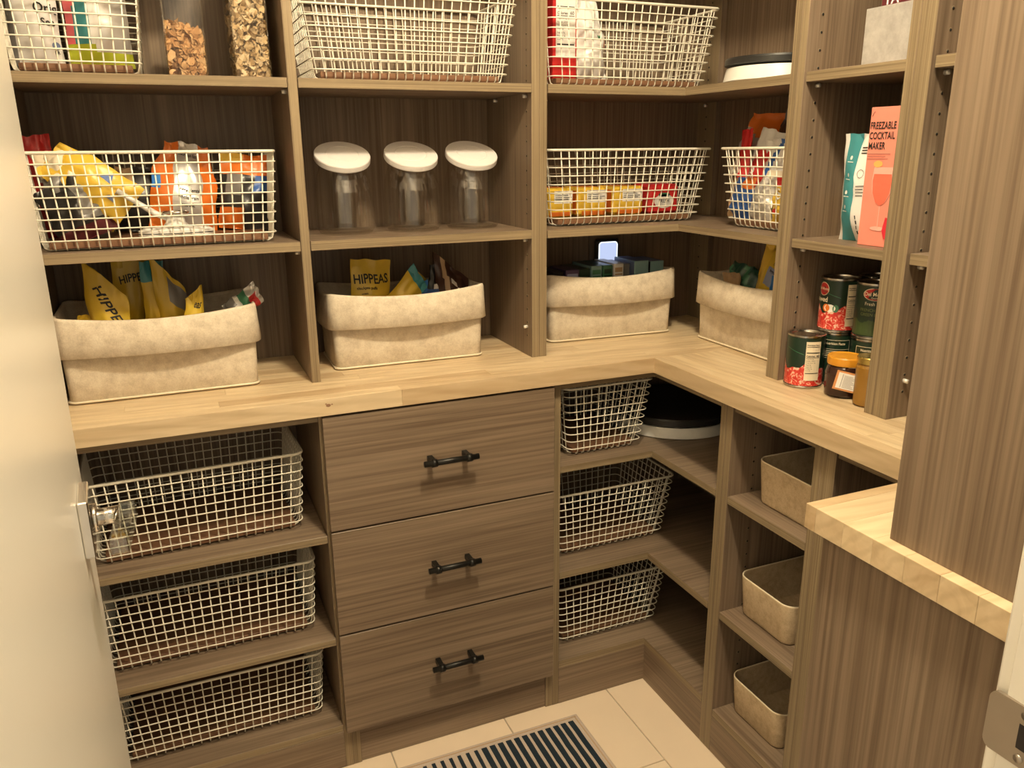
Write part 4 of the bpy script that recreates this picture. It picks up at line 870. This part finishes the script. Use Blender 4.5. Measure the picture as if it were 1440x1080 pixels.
pouch('food_bag', 'yellow and white bag half hidden behind the teal-edged bag', 'bag', (.265, -.3150, 1.2154), (R(2), 0, R(-88)), .070, .130, .04, lambda u, v, f: (YEL2 if v < .62 else WHT), None, [('ORG', .008, 'ink', -.024, .022, 0)], 62, .005)
sm_, st_, sb_ = base_mat('silver_board', (.8, .78, .76), .28, .55)
tc = N(st_, 'ShaderNodeTexCoord'); no = N(st_, 'ShaderNodeTexNoise', inp={'Scale': 22, 'Detail': 6, 'Roughness': .7}); rr_ = ramp(st_, [(.35, (.62, .60, .58)), (.65, (.88, .86, .84))]); st_.links.new(tc.outputs['Object'], no.inputs['Vector']); st_.links.new(no.outputs['Fac'], rr_.inputs[0]); st_.links.new(rr_.outputs[0], sb_.inputs['Base Color'])
bp_ = N(st_, 'ShaderNodeBump', inp={'Strength': .3, 'Distance': .004}); st_.links.new(no.outputs['Fac'], bp_.inputs['Height']); st_.links.new(bp_.outputs[0], sb_.inputs['Normal']); MT['silver_board'] = sm_
sv = thing('silver_box', 'shiny silver box on the shelf above the pink box', 'box', (.255, -.4270, 1.5328)); MB().box(-.055, .055, -.080, .080, .0004, .103, 'silver_board', .0008).build('box_body', sv, True)
mr = thing('maroon_box', 'maroon packet with white letters lying on the silver box', 'box', (.268, -.4200, 1.6363)); MB().box(-.040, .040, -.066, .066, .0002, .034, MAR, .001).build('box_body', mr, True)
pm = MB(); put_text(pm, 'TA', .026, 'white_paper', lambda a, b: (-.0406, -a, b), -.060, .006, 0, True); 
for i in range(3): quad(pm, lambda a, b: (-.0406, -a, b), -.016, .030-.01*i, .020-.006*i, .0225-.006*i, SAL)
pm.build('printing', mr, True)
# ------------------------------------------------------------------ dotted box, turntables, card box
db = MB(); ring = [(.280+x, -.690+y) for x, y in rrect(.20, .245, .016, 5)]; db.prism(ring, 1.2165, 1.392, 'polka'); solo(db, 'dotted_box', 'cream box with dark polka dots on the end shelf', 'box')
def turntable(label, cx, cy, z, r, hb, ht):
    t = thing('turntable', label, 'turntable', (cx, cy, z+.0004))
    MB().lathe([(.0001, .001), (r*.98, 0), (r, .002), (r*.955, hb-.003), (r*.945, hb), (.0001, hb)], 'white_plastic', n=64).build('white_base', t, True)
    MB().lathe([(.0001, hb+.003), (r*.93, hb+.003), (r*.985, hb+.006), (r*.985, hb+ht-.004), (r*.97, hb+ht), (r*.955, hb+ht-.002), (.0001, hb+ht-.003)], 'black_plastic', n=64).build('black_top', t, True)
turntable('round white and black turntable on the corner shelf under the counter', .208, .212, .6656, .172, .028, .024)
turntable('round white and black turntable on the upper corner shelf', .262, -.052, 1.5323, .121, .030, .020)
wc = thing('card_box', 'white card box with a green foot beside the lower turntable', 'box', (.245, -.085, .6656))
MB().box(-.035, .035, -.070, .070, .0100, .110, 'white_paper', .001).build('box_body', wc, True); MB().box(-.0352, .0352, -.0702, .0702, .0004, .0100, GRN2).build('green_foot', wc, True)
# ------------------------------------------------------------------ rug
rx0, rx1, ry0, ry1 = -.80, -.2145, -.95, -.036
rug = thing('striped_rug', 'beige rug with dark blue stripes on the tiled floor', 'rug', ((rx0+rx1)/2, (ry0+ry1)/2, 0))
MB().box(rx0, rx1, ry0, ry1, .0002, .006, 'rug_base', .002).build('rug_field', rug)
for (a, b, c, d) in ((rx0+.007, rx1-.007, ry1-.011, ry1-.0085), (rx0+.007, rx1-.007, ry0+.0085, ry0+.011), (rx1-.011, rx1-.0085, ry0+.007, ry1-.007), (rx0+.0085, rx0+.011, ry0+.007, ry1-.007)): MB().box(a, b, c, d, .006, .0066, TAN).build('border_line', rug)
x = rx1-.028
for i in range(24):
    wd = .0135 if i < 12 or i > 18 else .0085
    mb = MB(); n = 24; L = ry1-.022; rr1 = random.Random(i)
    for j in range(n):
        ya, yb_ = L-(L-ry0-.022)*j/n, L-(L-ry0-.022)*(j+1)/n; e = [rr1.uniform(-.0008, .0008) for _ in range(2)]
        if j == 0: pe = [0, 0]
        mb.add([(x-wd/2+pe[0], ya, .0078), (x+wd/2+pe[1], ya, .0078), (x+wd/2+e[1], yb_, .0078), (x-wd/2+e[0], yb_, .0078), (x-wd/2+pe[0], ya, .0061), (x+wd/2+pe[1], ya, .0061), (x+wd/2+e[1], yb_, .0061), (x-wd/2+e[0], yb_, .0061)], [(3, 2, 1, 0), (0, 1, 5, 4), (1, 2, 6, 5), (2, 3, 7, 6), (3, 0, 4, 7)], 'rug_blue'); pe = e
    mb.build('stripe', rug); x -= .0213
